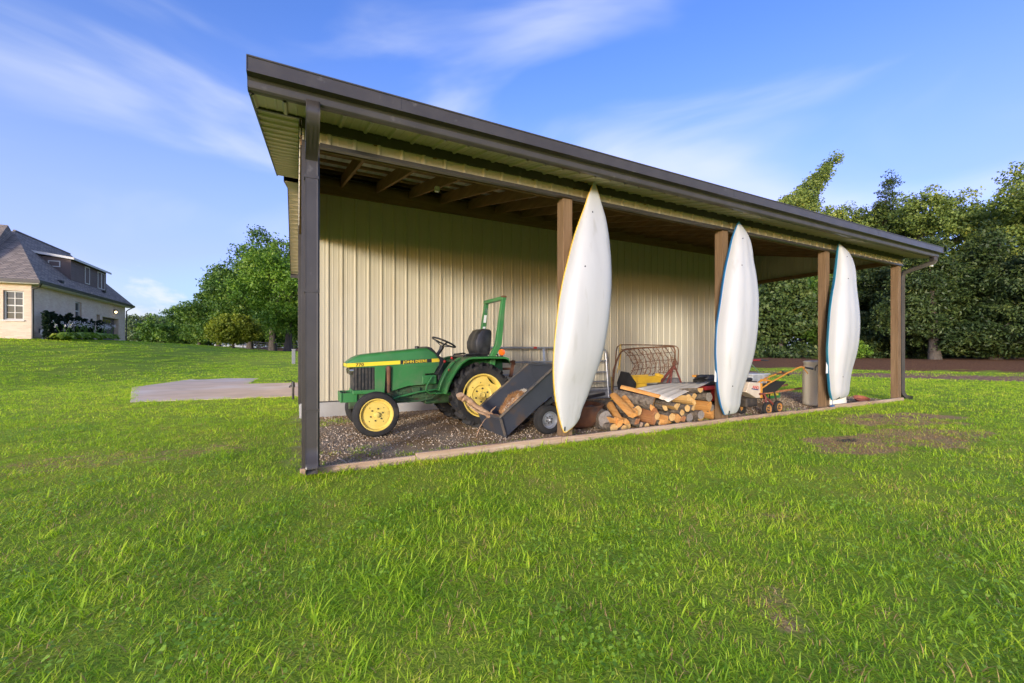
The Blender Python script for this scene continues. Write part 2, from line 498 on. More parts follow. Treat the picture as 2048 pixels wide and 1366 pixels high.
# ---------------------------------------------------------------- the barn
barn = thing('pole_barn', 'tan metal pole barn with dark brown gutter and open lean-to on timber posts', 'barn')
RIB = 0.2286
SL = 0.24                       # lean-to roof slope
def rib_profile(n_ribs, h=0.019):
    """(along, out) points of a ribbed steel sheet with n_ribs 9-inch pitches"""
    p = []
    for k in range(n_ribs):
        o = k * RIB
        p += [(o, h), (o + 0.010, h), (o + 0.024, 0), (o + 0.074, 0), (o + 0.078, 0.0035), (o + 0.090, 0.0035), (o + 0.094, 0), (o + 0.150, 0), (o + 0.154, 0.0035), (o + 0.166, 0.0035), (o + 0.170, 0), (o + RIB - 0.024, 0), (o + RIB - 0.010, h)]
    p.append((n_ribs * RIB, h))
    return p
def ribbed(a0, lenfn, place, n=4):
    """sheet: a0 start along, place(along, out, k) -> 3D for k = 0 (one end), 1 (other end)"""
    b = MB(); pr = rib_profile(n)
    vs = [place(a0 + a, o, 0) for a, o in pr] + [place(a0 + a, o, 1) for a, o in pr]
    m = len(pr)
    b.add(vs, [(i, i + 1, i + 1 + m, i + m) for i in range(m - 1)])
    return b
# side wall of the closed barn (back of the lean-to)
panel_mesh = ribbed(0, None, lambda a, o, k: (a, 3.66 - o, 0.27 if k == 0 else 3.93)).mesh('wall_panel', 'tan', 30)
sb = MB()
for zz in (0.45, 1.05, 1.65, 2.25, 2.85, 3.45):
    for k in range(4):
        for off in (0.036, RIB - 0.036):
            sb.lathe([(0.0065, 0), (0.006, 0.003), (0.002, 0.0045)], (k * RIB + off, 3.66, zz + 0.006 * ((k * 7 + int(zz * 10)) % 3)), (0, -1, 0), 6, True)
screw_mesh = sb.mesh('screw_heads', 'screw', 40)
for i in range(14):
    w = link('wall_panel', panel_mesh, barn, loc=(-0.2286 + i * 4 * RIB - 0.02 + 0.23, 0, 0))
    if i == 13:
        w.scale.x = 0.42
    sc = link('screw_heads', screw_mesh, w); tag(sc, kind='stuff')
MB().box(-0.012, 12.212, 3.672, 12.8, -0.4, 0.26).build('concrete_foundation', 'concrete', barn)
MB().box(0.0, 12.2, 3.60, 3.672, -0.4, 0.255).build('concrete_curb', 'concrete', barn, bevel=0.006)
MB().box(-0.02, 12.22, 3.615, 3.668, 0.245, 0.272).build('base_trim', 'brown', barn)
b = MB(); b.box(-0.03, 0.11, 3.625, 3.64, 0.25, 3.95); b.box(-0.03, -0.015, 3.64, 3.80, 0.25, 3.95)
b.build('corner_trim', 'brown', barn)
# gable walls of the closed barn
RIDGE_Y, RIDGE_Z, EAVE_Z = 8.23, 5.58, 4.17
def main_roof(y):
    return RIDGE_Z - abs(y - RIDGE_Y) * (RIDGE_Z - EAVE_Z) / (RIDGE_Y - 3.66)
for gxx, sgn in ((0.0, -1), (12.2, 1)):
    for i in range(10):
        a0 = 3.66 + i * 4 * RIB
        w = ribbed(a0, None, lambda a, o, k: (gxx + sgn * o, a, 0.27 if k == 0 else main_roof(min(a, 12.8)) - 0.02))
        w.build('wall_panel', 'tan', barn, 30)
b = MB()
b.add([(-0.28, 3.4, main_roof(3.4) + 0.05), (12.48, 3.4, main_roof(3.4) + 0.05), (12.48, RIDGE_Y, RIDGE_Z + 0.05), (-0.28, RIDGE_Y, RIDGE_Z + 0.05), (12.48, 13.2, main_roof(13.2) + 0.05), (-0.28, 13.2, main_roof(13.2) + 0.05)],
      [(0, 1, 2, 3), (3, 2, 4, 5)])
b.build('main_roof', 'brown', barn)
def rake_sheet(y0, y1, zf, x0, x1):
    """soffit under a rake: ribs run out from the wall, sheet follows the slope"""
    b = MB(); n = int(math.ceil((y1 - y0) / RIB)); pr = [(a, o) for a, o in rib_profile(n) if a <= y1 - y0]
    vs = [(x0, y0 + a, zf(y0 + a) - o) for a, o in pr] + [(x1, y0 + a, zf(y0 + a) - o) for a, o in pr]
    m = len(pr); b.add(vs, [(i, i + 1, i + 1 + m, i + m) for i in range(m - 1)]); return b
for y0, y1 in ((4.55, RIDGE_Y), (RIDGE_Y, 13.1)):
    rake_sheet(y0, y1, lambda y: main_roof(y) - 0.09, -0.255, 0.0).build('rake_soffit', 'tan', barn, 30)
    rake_sheet(y0, y1, lambda y: main_roof(y) - 0.09, 12.2, 12.455).build('rake_soffit', 'tan', barn, 30)
    for xx in (-0.27, 12.46):
        b = MB(); b.add([(xx + dx, y, main_roof(y) + dz) for dx in (0, 0.015) for y, dz in ((y0, -0.115), (y1, -0.115), (y1, 0.055), (y0, 0.055))], [(0, 1, 2, 3), (7, 6, 5, 4), (0, 4, 5, 1), (1, 5, 6, 2), (2, 6, 7, 3), (3, 7, 4, 0)])
        b.build('rake_trim', 'brown', barn)
MB().box(-0.27, 12.46, 13.1, 13.2, 3.86, 4.02).build('gutter', 'brown', barn)
# lean-to posts
POSTS = [0.0, 2.92, 5.97, 9.02, 12.06]
pm = MB().box(0, 0.14, 0, 0.14, -0.3, 3.12).mesh('post', 'post')
for k, px_ in enumerate(POSTS):
    if k == 0:
        o = MB().box(0.002, 0.138, 0.002, 0.138, -0.3, 3.2).build('post', 'post', barn)
        MB().box(-0.006, 0.146, -0.008, 0.0, 0.02, 3.16).box(-0.006, 0.0, 0.0, 0.06, 0.02, 3.16).box(0.14, 0.146, 0.0, 0.03, 0.02, 3.16).build('post_trim', 'brown', barn)
    else:
        o = link('post', pm, barn, 0.006, (px_, 0, 0))
# carrier beams, ledger, rafters, purlins
for y0, z0 in ((0.145, 3.12), (0.03, 3.13)):
    for xa, xb in ((0.15, 6.04), (6.05, 12.05)):
        MB().box(xa, xb, y0, y0 + 0.04, z0, z0 + 0.24).build('carrier_beam', 'purlin', barn, bevel=0.003)
MB().box(0.02, 12.18, 3.60, 3.638, 3.90, 4.16).build('ledger_board', 'purlin', barn)
MB().box(0.0, 12.2, 3.642, 3.655, 3.92, 4.36).build('blocking_board', 'purlin', barn)
def under(y): return 3.19 + SL * y          # bottom of the rafters
rm = MB(); rm.add([(x, y, under(y) + dz) for x in (0, 0.04) for y, dz in ((-0.02, 0.02), (3.6, 0), (3.6, 0.19), (-0.02, 0.19))], [(0, 3, 2, 1), (4, 5, 6, 7), (0, 1, 5, 4), (1, 2, 6, 5), (2, 3, 7, 6), (3, 0, 4, 7)])
rafter = rm.mesh('rafter', 'rafter')
for i in range(21):
    link('rafter', rafter, barn, 0.003, (0.03 + i * 0.605, 0, 0))
for i in range(7):
    y = 0.12 + i * 0.575
    z = under(y) + 0.19
    b = MB(); b.beam((-0.36, y, z + 0.02 + 0.0), (12.56, y, z + 0.02), 0.09, 0.038, (0, -SL, 1))
    b.build('purlin', 'purlin', barn)
# roof sheets over the lean-to (bare underside)
def roof_place(a, o, k):
    y = -0.545 if k == 0 else 4.5
    return (a, y, 3.475 + SL * y - 0.0 + o)
roof_sheet = ribbed(0, None, roof_place).mesh('roof_panel', 'galv', 30)
for i in range(14):
    o = link('roof_panel', roof_sheet, barn, loc=(-0.36 + i * 4 * RIB, 0, 0.006))
    if i == 13: o.scale.x = 1.08
for xx in (-0.382, 12.562):
    b = MB(); b.add([(xx + dx, y, 3.475 + SL * y + dz) for dx in (0, 0.018) for y, dz in ((-0.46, -0.17), (4.5, -0.16), (4.5, 0.04), (-0.46, 0.04))], [(0, 1, 2, 3), (7, 6, 5, 4), (0, 4, 5, 1), (1, 5, 6, 2), (2, 6, 7, 3), (3, 7, 4, 0)])
    b.build('rake_trim', 'brown', barn)
sof = lambda y: 3.325 + SL * y
rake_sheet(-0.05, 4.45, lambda y: sof(y), -0.364, -0.03).build('rake_soffit', 'tan', barn, 30)
rake_sheet(-0.05, 4.45, lambda y: sof(y), 12.23, 12.562).build('rake_soffit', 'tan', barn, 30)
MB().add([(-0.364, -0.06, sof(0) - 0.035), (-0.006, -0.06, sof(0) - 0.035), (-0.006, -0.03, sof(0) - 0.03), (-0.364, -0.03, sof(0) - 0.03), (-0.364, -0.06, sof(0) + .01), (-0.006, -0.06, sof(0) + .01), (-0.006, -0.03, sof(0) + .01), (-0.364, -0.03, sof(0) + .01)], [(0, 3, 2, 1), (4, 5, 6, 7), (0, 1, 5, 4), (1, 2, 6, 5), (2, 3, 7, 6), (3, 0, 4, 7)]).build('soffit_trim', 'brown', barn)
# eave soffit sheets: ribs run across the overhang
def sof_place(a, o, k):
    y = -0.44 if k == 0 else -0.03
    return (a, y, sof(y) - o)
sofm = ribbed(0, None, sof_place).mesh('eave_soffit', 'tan', 30)
for i in range(14):
    o = link('eave_soffit', sofm, barn, loc=(-0.362 + i * 4 * RIB, 0, 0))
    if i == 13: o.scale.x = 1.12
# ribbed fascia strip under the soffit with brown trims above and below
def fas_place(a, o, k): return (a, -0.012 - o, 3.115 if k == 0 else 3.222)
fasm = ribbed(0, None, fas_place).mesh('fascia_panel', 'tan', 30)
for i in range(14):
    o = link('fascia_panel', fasm, barn, loc=(0.0 + i * 4 * RIB, 0, 0))
    if i == 13: o.scale.x = 0.34
MB().box(-0.004, 12.21, -0.035, -0.012, 3.218, 3.325).build('fascia_trim', 'brown', barn)
MB().box(0.147, 12.21, -0.036, 0.028, 3.082, 3.116).build('fascia_trim', 'brown', barn)
# gable infill over the openings at both ends
for xx, sgn in ((-0.012, -1), (12.212, 1)):
    for i in range(4):
        a0 = 0.0 + i * 4 * RIB
        b = ribbed(a0, None, lambda a, o, k: (xx + sgn * o * 0.6, min(a, 3.655), 3.24 if k == 0 else sof(min(a, 3.655)) + 0.02))
        b.build('gable_panel', 'tan', barn, 30)
    xo = xx + sgn * 0.004
    MB().box(min(xo, xo - sgn * 0.05), max(xo, xo - sgn * 0.05), 0.15, 3.59, 3.14, 3.238).build('gable_header', 'rafter', barn)
# K-style gutter
prof = [(-0.44, 3.335), (-0.44, 3.212), (-0.470, 3.206), (-0.492, 3.208), (-0.508, 3.222), (-0.514, 3.245), (-0.516, 3.272), (-0.530, 3.292), (-0.594, 3.298), (-0.594, 3.312), (-0.585, 3.316), (-0.585, 3.41), (-0.592, 3.414), (-0.592, 3.424), (-0.572, 3.424), (-0.575, 3.40), (-0.575, 3.315), (-0.515, 3.305), (-0.503, 3.27), (-0.48, 3.222), (-0.45, 3.222), (-0.45, 3.335)]
MB().prism(prof, -0.385, 12.585, 0).build('gutter', 'brown', barn, 25)
for xx in (-0.387, 12.581):
    MB().prism([(-0.44, 3.335), (-0.44, 3.212), (-0.470, 3.206), (-0.492, 3.208), (-0.508, 3.222), (-0.514, 3.245), (-0.516, 3.272), (-0.530, 3.292), (-0.590, 3.300), (-0.59, 3.42), (-0.44, 3.42)], xx, xx + 0.006, 0).build('gutter_end', 'brown', barn)
for xx in (0.78, 5.4, 9.6):
    MB().box(xx, xx + 0.003, -0.5865, -0.5845, 3.31, 3.41).build('gutter_seam', 'black', barn)
MB().box(-0.385, 12.585, -0.56, -0.40, 3.37, 3.385).build('drip_edge', 'brown', barn)
# downspouts: corrugated rectangular pipe along a path
def downspout(path, w, d, name, side=(1, 0, 0)):
    b = MB(); rings = []
    sd = Vector(side)
    pts = [Vector(p) for p in path]
    for i, p in enumerate(pts):
        t = (pts[min(i + 1, len(pts) - 1)] - pts[max(i - 1, 0)]).normalized()
        nrm = t.cross(sd).normalized()
        ring = []
        for e in range(4):
            for k in range(6):
                f = k / 6.0
                g = 0.0045 if k % 2 else 0.0
                if e == 0: q = (-w / 2 + w * f, -d / 2 + g)
                elif e == 1: q = (w / 2 - g, -d / 2 + d * f)
                elif e == 2: q = (w / 2 - w * f, d / 2 - g)
                else: q = (-w / 2 + g, d / 2 - d * f)
                ring.append(p + sd * q[0] + nrm * q[1])
        rings.append(ring)
    b.loft(rings, True, False)
    o = b.build(name, 'brown', barn, 50)
    so = o.modifiers.new('wall', 'SOLIDIFY'); so.thickness = 0.002
    return o
downspout([(0.075, -0.49, 3.23), (0.075, -0.49, 3.13), (0.075, -0.465, 3.09), (0.075, -0.13, 2.98), (0.075, -0.06, 2.93), (0.075, -0.055, 2.85), (0.075, -0.055, 0.28), (0.075, -0.065, 0.2), (0.075, -0.11, 0.12), (0.075, -0.17, 0.07)], 0.105, 0.08, 'downspout')
downspout([(12.38, -0.49, 3.23), (12.38, -0.49, 3.13), (12.37, -0.46, 3.09), (12.30, -0.13, 2.98), (12.29, 0.0, 2.93), (12.29, 0.03, 2.85), (12.29, 0.03, 0.24), (12.30, 0.02, 0.17), (12.36, -0.01, 0.10), (12.55, -0.05, 0.07)], 0.105, 0.08, 'downspout', (0.45, 0.89, 0))
for zz in (0.6, 1.7, 2.75):
    MB().box(0.015, 0.135, -0.098, -0.010, zz, zz + 0.025).build('downspout_strap', 'brown', barn)
MB().cyl((12.40, -0.40, 3.05), (12.44, -0.46, 3.03), 0.02, 0.02, 8).build('outlet_cap', 'white', barn)
# boards closing the floor edge
cuts = [(-0.02, 1.05), (1.054, 2.87), (2.874, 5.2), (5.204, 7.9), (7.904, 9.25), (9.254, 10.6), (10.62, 12.2)]
for k, (a, c) in enumerate(cuts):
    b = MB().box(a, c, -0.045, -0.004, -0.15, 0.075 + 0.008 * ((k * 3) % 4))
    o = b.build('skirt_board', 'timber', barn, bevel=0.006)
    o.rotation_euler = (0, 0, R((0.0, 0.12, -0.1, 0.1, -0.25, 0.35, -0.1)[k]) * 0.3)
# small junction box under the ceiling, pipe stub in the foundation
b = MB().box(1.66, 1.72, 1.27, 1.33, 3.38, 3.45); b.build('junction_box', 'galv', barn, bevel=0.006)
MB().lathe([(0.03, 0), (0.033, 0), (0.033, 0.16), (0.022, 0.16), (0.022, 0.02)], (2.35, 3.62, 0.12), (-0.25, -1, 0), 14).build('drain_pipe', 'white', barn, 40)
# ---------------------------------------------------------------- scattered ground cover (grass, clover, gravel)
rng = np.random.default_rng(11)
def leaf_mat(name, stops, rough=0.5, trans=0.35, att='lc', nscale=0.5, namt=0.5, tcol=1.25, spec=0.3, extra=None):
    """leaf surface: colour by per-leaf attribute shifted by a coarse world noise; part of the light passes through"""
    m = bpy.data.materials.new(name); m.use_nodes = True
    t = m.node_tree; t.nodes.clear(); N, L = t.nodes.new, t.links.new
    a = N('ShaderNodeAttribute'); a.attribute_name = att
    geo = N('ShaderNodeNewGeometry')
    n = N('ShaderNodeTexNoise'); n.inputs['Scale'].default_value = nscale; n.inputs['Detail'].default_value = 4
    L(geo.outputs['Position'], n.inputs['Vector'])
    sh = N('ShaderNodeMath'); sh.operation = 'SUBTRACT'; L(n.outputs['Fac'], sh.inputs[0]); sh.inputs[1].default_value = 0.5
    ma = N('ShaderNodeMath'); ma.operation = 'MULTIPLY_ADD'; ma.use_clamp = True
    L(sh.outputs[0], ma.inputs[0]); ma.inputs[1].default_value = namt * 2; L(a.outputs['Fac'], ma.inputs[2])
    r = N('ShaderNodeValToRGB'); L(ma.outputs[0], r.inputs[0])
    r.color_ramp.elements[0].position = stops[0][0]; r.color_ramp.elements[0].color = rgba(stops[0][1])
    r.color_ramp.elements[1].position = stops[-1][0]; r.color_ramp.elements[1].color = rgba(stops[-1][1])
    for p, c in stops[1:-1]:
        e = r.color_ramp.elements.new(p); e.color = rgba(c)
    p = N('ShaderNodeBsdfPrincipled'); p.inputs['Roughness'].default_value = rough; p.inputs['Specular IOR Level'].default_value = spec
    L(r.outputs[0], p.inputs['Base Color'])
    tr = N('ShaderNodeBsdfTranslucent')
    g = N('ShaderNodeMix'); g.data_type = 'RGBA'; g.blend_type = 'MULTIPLY'; g.inputs['Factor'].default_value = 1; g.inputs[7].default_value = (tcol, tcol * 1.05, tcol * 0.6, 1)
    L(r.outputs[0], g.inputs[6]); L(g.outputs[2], tr.inputs['Color'])
    mx = N('ShaderNodeMixShader'); mx.inputs[0].default_value = trans
    L(p.outputs[0], mx.inputs[1]); L(tr.outputs[0], mx.inputs[2])
    o = N('ShaderNodeOutputMaterial'); L(mx.outputs[0], o.inputs[0])
    return m
MAT['grass'] = leaf_mat('grass_blades', [(0.0, (0.20, 0.36, 0.03)), (0.36, (0.43, 0.61, 0.035)), (0.68, (0.62, 0.72, 0.05)), (1.0, (0.78, 0.64, 0.16))], nscale=1.3, namt=0.6, trans=0.42, tcol=1.35)
MAT['straw'] = leaf_mat('dead_grass', [(0.0, (0.34, 0.20, 0.07)), (0.5, (0.60, 0.40, 0.15)), (0.8, (0.70, 0.52, 0.24)), (1.0, (0.26, 0.32, 0.06))], nscale=1.5, namt=0.4, trans=0.3)
MAT['clover'] = leaf_mat('clover_leaves', [(0.0, (0.18, 0.33, 0.03)), (0.5, (0.28, 0.46, 0.045)), (1.0, (0.38, 0.53, 0.06))], nscale=1.0, namt=0.3, trans=0.3)
def raw_mesh(name, V, F, mat, lc=None):
    """numpy vertices and equal-sided faces to a mesh, fast"""
    me = bpy.data.meshes.new(name)
    V = np.asarray(V, np.float32); F = np.asarray(F, np.int32)
    me.vertices.add(len(V)); me.vertices.foreach_set('co', V.ravel())
    k = F.shape[1]
    me.loops.add(F.size); me.loops.foreach_set('vertex_index', F.ravel())
    me.polygons.add(len(F)); me.polygons.foreach_set('loop_start', np.arange(0, F.size, k, dtype=np.int32))
    me.update(calc_edges=True)
    if lc is not None:
        a = me.attributes.new('lc', 'FLOAT', 'POINT'); a.data.foreach_set('value', np.asarray(lc, np.float32))
    me.materials.append(MAT[mat] if isinstance(mat, str) else mat)
    return me
# ---------------------------------------------------------------- materials of the stored things
MAT['green'] = M('tractor_green', (0.028, 0.16, 0.036), 0.48, 0, (0.042, 0.195, 0.05), 3, col3=(0.10, 0.16, 0.075), scale3=5, lo3=0.52, hi3=0.82, rvar=0.18, bump=0.03, bscale=20, coat=0.12)
MAT['dark_green'] = M('faded_green_iron', (0.022, 0.07, 0.025), 0.6, 0, (0.06, 0.11, 0.04), 14, col3=(0.05, 0.035, 0.02), scale3=8, lo3=0.55, hi3=0.7)
MAT['yellow'] = M('wheel_yellow', (0.66, 0.47, 0.085), 0.45, 0, (0.72, 0.55, 0.14), 4, col3=(0.42, 0.28, 0.07), scale3=9, lo3=0.64, hi3=0.8, rvar=0.1)
MAT['decal_yellow'] = M('decal_yellow', (0.85, 0.62, 0.03), 0.4)
MAT['seat'] = M('black_vinyl', (0.014, 0.014, 0.016), 0.38, 0, (0.03, 0.03, 0.032), 12, bump=0.15, bscale=60, bdist=0.002)
MAT['amber'] = M('amber_lens', (0.85, 0.16, 0.015), 0.2, 0, spec=0.7)
MAT['chrome'] = M('worn_chrome', (0.6, 0.58, 0.52), 0.25, 0.9, (0.3, 0.25, 0.2), 10)
MAT['grime'] = M('greasy_iron', (0.03, 0.026, 0.022), 0.6, 0.2, (0.09, 0.07, 0.05), 12, bump=0.3, bscale=40, bdist=0.004)
MAT['grille'] = M('dusty_black_grille', (0.02, 0.019, 0.017), 0.6, 0, (0.075, 0.06, 0.045), 16, lo=0.45, hi=0.7)
MAT['red_paint'] = M('red_paint', (0.42, 0.022, 0.018), 0.4, 0, (0.30, 0.02, 0.016), 6)
MAT['slate'] = M('cart_grey_enamel', (0.038, 0.044, 0.058), 0.42, 0, (0.05, 0.056, 0.07), 4, col3=(0.10, 0.065, 0.04), scale3=4.5, lo3=0.60, hi3=0.78, rvar=0.12)
MAT['rimtape'] = M('rubbed_edge', (0.16, 0.125, 0.085), 0.6, 0, (0.05, 0.055, 0.065), 9, (1, 1, 1))
MAT['grey_rim'] = M('grey_wheel_rim', (0.36, 0.37, 0.40), 0.35, 0.5, (0.28, 0.29, 0.31), 6)
MAT['rust'] = M('rusted_iron', (0.11, 0.045, 0.022), 0.8, 0.1, (0.17, 0.075, 0.035), 9, col3=(0.055, 0.035, 0.028), scale3=5, bump=0.4, bscale=35, bdist=0.004)
MAT['rust_tube'] = M('rusty_tube', (0.13, 0.06, 0.03), 0.75, 0.1, (0.26, 0.13, 0.06), 20, col3=(0.06, 0.035, 0.025), scale3=9)
MAT['redrust'] = M('red_oxide_leg', (0.20, 0.045, 0.028), 0.65, 0, (0.13, 0.035, 0.025), 12)
MAT['galvpipe'] = M('galvanised_tube', (0.50, 0.51, 0.53), 0.32, 0.75, (0.36, 0.37, 0.39), 18)
MAT['bark'] = M('bark', (0.085, 0.062, 0.045), 0.95, 0, (0.20, 0.165, 0.125), 22, (1, 1, 1), col3=(0.03, 0.024, 0.02), scale3=14, bump=1.0, bscale=30, bdist=0.02)
MAT['cutwood'] = wood('fresh_cut_wood', (0.40, 0.20, 0.055), (0.60, 0.36, 0.13), (0.70, 0.48, 0.22), 1, 1.6)
MAT['splitwood'] = wood('orange_split_wood', (0.38, 0.15, 0.035), (0.58, 0.27, 0.075), (0.66, 0.37, 0.13), 1, 1.2)
MAT['brownwood'] = wood('red_brown_heartwood', (0.20, 0.07, 0.03), (0.33, 0.14, 0.055), (0.45, 0.24, 0.11), 1, 1.2)
MAT['greywood'] = wood('weathered_grey_wood', (0.13, 0.11, 0.095), (0.24, 0.21, 0.18), (0.34, 0.30, 0.26), 1, 1.4)
MAT['cream'] = M('cream_sheet_metal', (0.80, 0.73, 0.60), 0.45, 0, (0.74, 0.66, 0.53), 5)
MAT['hull_white'] = M('white_kayak_plastic', (0.50, 0.498, 0.488), 0.4, 0, (0.45, 0.447, 0.437), 5, (1, 1, 0.16), col3=(0.34, 0.32, 0.27), scale3=9, lo3=0.60, hi3=0.86, rvar=0.06, bump=0.04, bscale=8)
MAT['hull_yellow'] = M('yellow_kayak_deck', (0.78, 0.50, 0.05), 0.4, 0, (0.7, 0.42, 0.05), 4)
MAT['hull_blue'] = M('blue_kayak_deck', (0.025, 0.20, 0.42), 0.35, 0, (0.02, 0.14, 0.34), 2)
MAT['hull_teal'] = M('teal_kayak_deck', (0.03, 0.26, 0.36), 0.35, 0, (0.015, 0.14, 0.30), 1.6)
MAT['orange_paint'] = M('machine_orange', (0.62, 0.27, 0.03), 0.45, 0, (0.52, 0.22, 0.035), 8, col3=(0.2, 0.09, 0.03), scale3=12, lo3=0.62, hi3=0.75)
MAT['cream_paint'] = M('machine_cream', (0.62, 0.52, 0.40), 0.5, 0, (0.55, 0.44, 0.32), 7, col3=(0.35, 0.2, 0.1), scale3=9, lo3=0.66, hi3=0.8)
MAT['yellow_paint'] = M('yellow_equipment_paint', (0.66, 0.40, 0.03), 0.45, 0, (0.52, 0.30, 0.03), 6, col3=(0.2, 0.12, 0.04), scale3=7, lo3=0.62, hi3=0.75)
MAT['rope_yellow'] = M('yellow_poly_rope', (0.78, 0.52, 0.03), 0.6, 0, (0.6, 0.38, 0.03), 30)
MAT['barrel'] = M('stained_white_poly', (0.80, 0.73, 0.58), 0.5, 0, (0.74, 0.67, 0.52), 3, (1, 1, 0.5), col3=(0.42, 0.36, 0.25), scale3=3, lo3=0.62, hi3=0.85)
MAT['clear_tub'] = M('cloudy_tub', (0.50, 0.52, 0.54), 0.3, 0, (0.32, 0.34, 0.36), 9, col3=(0.45, 0.30, 0.22), scale3=7, lo3=0.62, hi3=0.72)
MAT['lid'] = M('grey_lid', (0.62, 0.64, 0.66), 0.4)


# ---------------------------------------------------------------- tractor
trac = thing('tractor', 'small green farm tractor with yellow wheels and roll bar parked under the lean-to', 'tractor', (2.43, 1.93, 0))
def wheel(parent, c, R_, w, rim, kind, mats, out):
    """c centre, out = -1/+1 side of the outer face along y"""
    root = bpy.data.objects.new(kind, None); C.objects.link(root); root.parent = parent; root.location = c
    b = MB()
    if 'rear' in kind:
        prof = [(rim, -w * .36), (rim * 1.12, -w * .48), (R_ * .84, -w * .5), (R_ * .90, -w * .40), (R_ * .91, 0), (R_ * .90, w * .40), (R_ * .84, w * .5), (rim * 1.12, w * .48), (rim, w * .36)]
    else:
        prof = [(rim, -w * .38), (rim * 1.08, -w * .49), (R_ * .82, -w * .5), (R_ * .94, -w * .42), (R_ * .985, -w * .25), (R_, -w * .08), (R_ * .975, -w * .06), (R_ * .975, w * .06), (R_, w * .08), (R_ * .985, w * .25), (R_ * .94, w * .42), (R_ * .82, w * .5), (rim * 1.08, w * .49), (rim, w * .38)]
    b.lathe(prof, (0, 0, 0), (0, 1, 0), 48)
    b.build('tyre', mats[0], root, 35)
    if 'rear' in kind:
        lug = MB()
        n = 17
        for k in range(n):
            for sd in (-1, 1):
                a0 = 2 * math.pi * (k + (0.5 if sd > 0 else 0)) / n
                rings = []
                for q in range(5):
                    f = q / 4.0
                    y = sd * (0.01 + f * w * .50); a = a0 + f * 0.20
                    rr = R_ * (1.01 - 0.05 * f * f)
                    lo = R_ * (0.87 - 0.02 * f)
                    hw = 0.017 + 0.006 * f
                    ring = []
                    for (da, r_) in ((-hw * 1.5, lo), (-hw, rr), (hw, rr), (hw * 1.5, lo)):
                        aa = a + da / R_
                        ring.append((math.cos(aa) * r_, y, math.sin(aa) * r_))
                    rings.append(ring)
                y = sd * w * .53; a = a0 + 0.215
                rings.append([(math.cos(a + da / R_) * r_, y, math.sin(a + da / R_) * r_) for da, r_ in ((-.02, R_ * .80), (-.015, R_ * .88), (.015, R_ * .88), (.02, R_ * .80))])
                lug.loft(rings, True, True)
        lg = lug.build('tread_lugs', mats[0], root, 35)
    o = out
    r = MB()
    if 'rear' in kind:
        r.lathe([(rim * 1.02, o * w * .40), (rim * 1.035, o * w * .46), (rim * .97, o * w * .45), (rim * .93, o * w * .30), (rim * .90, o * w * .05), (rim * .90, -o * w * .3), (rim, -o * w * .42)], (0, 0, 0), (0, 1, 0), 48)
        r.build('rim', mats[1], root, 35)
        d = MB()   # dished centre with three flats on the rim
        pts = []
        for k in range(48):
            a = 2 * math.pi * k / 48
            cut = min(abs(((math.degrees(a) - 50 + 60) % 120) - 60), 60)
            rr = rim * (0.93 if cut > 22 else 0.76 + 0.17 * (cut / 22) ** 2)
            pts.append((a, rr))
        ring0 = [(math.cos(a) * q, o * w * .16, math.sin(a) * q) for a, q in pts]
        ring1 = [(math.cos(a) * q * .80, o * w * .20, math.sin(a) * q * .80) for a, q in pts]
        ring2 = [(math.cos(a) * rim * .50, o * w * .24, math.sin(a) * rim * .50) for a, q in pts]
        ring3 = [(math.cos(a) * rim * .44, o * w * .17, math.sin(a) * rim * .44) for a, q in pts]
        ring4 = [(math.cos(a) * rim * .02, o * w * .17, math.sin(a) * rim * .02) for a, q in pts]
        d.loft([ring0, ring1, ring2, ring3, ring4], True, False)
        ds = d.build('wheel_disc', mats[1], root, 25)
        MB().lathe([(rim * .17, 0), (rim * .16, o * .03), (rim * .13, o * .035), (rim * .11, o * .02), (0.001, o * .02)], (0, o * w * .17, 0), (0, 1, 0), 20).build('hub', mats[1], root, 35)
        for k in range(6):
            a = 2 * math.pi * k / 6 + 0.4
            MB().lathe([(0.014, 0), (0.014, o * .012), (0.002, o * .014)], (math.cos(a) * rim * .32, o * w * .17, math.sin(a) * rim * .32), (0, 1, 0), 6).build('wheel_bolt', 'grime', root)
        for k in range(8):
            a = 2 * math.pi * k / 8 + 0.1
            MB().lathe([(0.009, 0), (0.008, o * .004), (0.001, o * .004)], (math.cos(a) * rim * .60, o * (w * .225), math.sin(a) * rim * .60), (0, 1, 0), 8).build('bolt_hole', 'black', root)
    else:
        r.lathe([(rim * 1.02, o * w * .44), (rim * 1.03, o * w * .50), (rim * .97, o * w * .50), (rim * .93, o * w * .36), (rim * .90, o * w * .22), (rim * .80, o * w * .20), (rim * .78, o * w * .26), (rim * .35, o * w * .30), (rim * .18, o * w * .30), (rim * .16, o * w * .55), (rim * .08, o * w * .60), (0.001, o * w * .60)], (0, 0, 0), (0, 1, 0), 40)
        r.build('rim', mats[1], root, 28)
        for k in range(6):
            a = 2 * math.pi * k / 6 + 0.3
            MB().lathe([(0.011, 0), (0.011, o * .010), (0.002, o * .012)], (math.cos(a) * rim * .38, o * w * .298, math.sin(a) * rim * .38), (0, 1, 0), 6).build('wheel_bolt', 'grime', root)
        for k in range(4):
            a = 2 * math.pi * k / 4 + 0.75
            MB().lathe([(0.007, 0), (0.006, o * .003), (0.001, o * .003)], (math.cos(a) * rim * .60, o * w * .285, math.sin(a) * rim * .60), (0, 1, 0), 8).build('bolt_hole', 'black', root)
    return root
wheel(trac, (0, -0.44, 0.49), 0.49, 0.22, 0.315, 'rear_wheel', ('rubber', 'yellow'), -1)
wheel(trac, (0, 0.44, 0.49), 0.49, 0.22, 0.315, 'rear_wheel', ('rubber', 'yellow'), 1)
wheel(trac, (-1.53, -0.455, 0.305), 0.305, 0.135, 0.212, 'front_wheel', ('rubber', 'yellow'), -1)
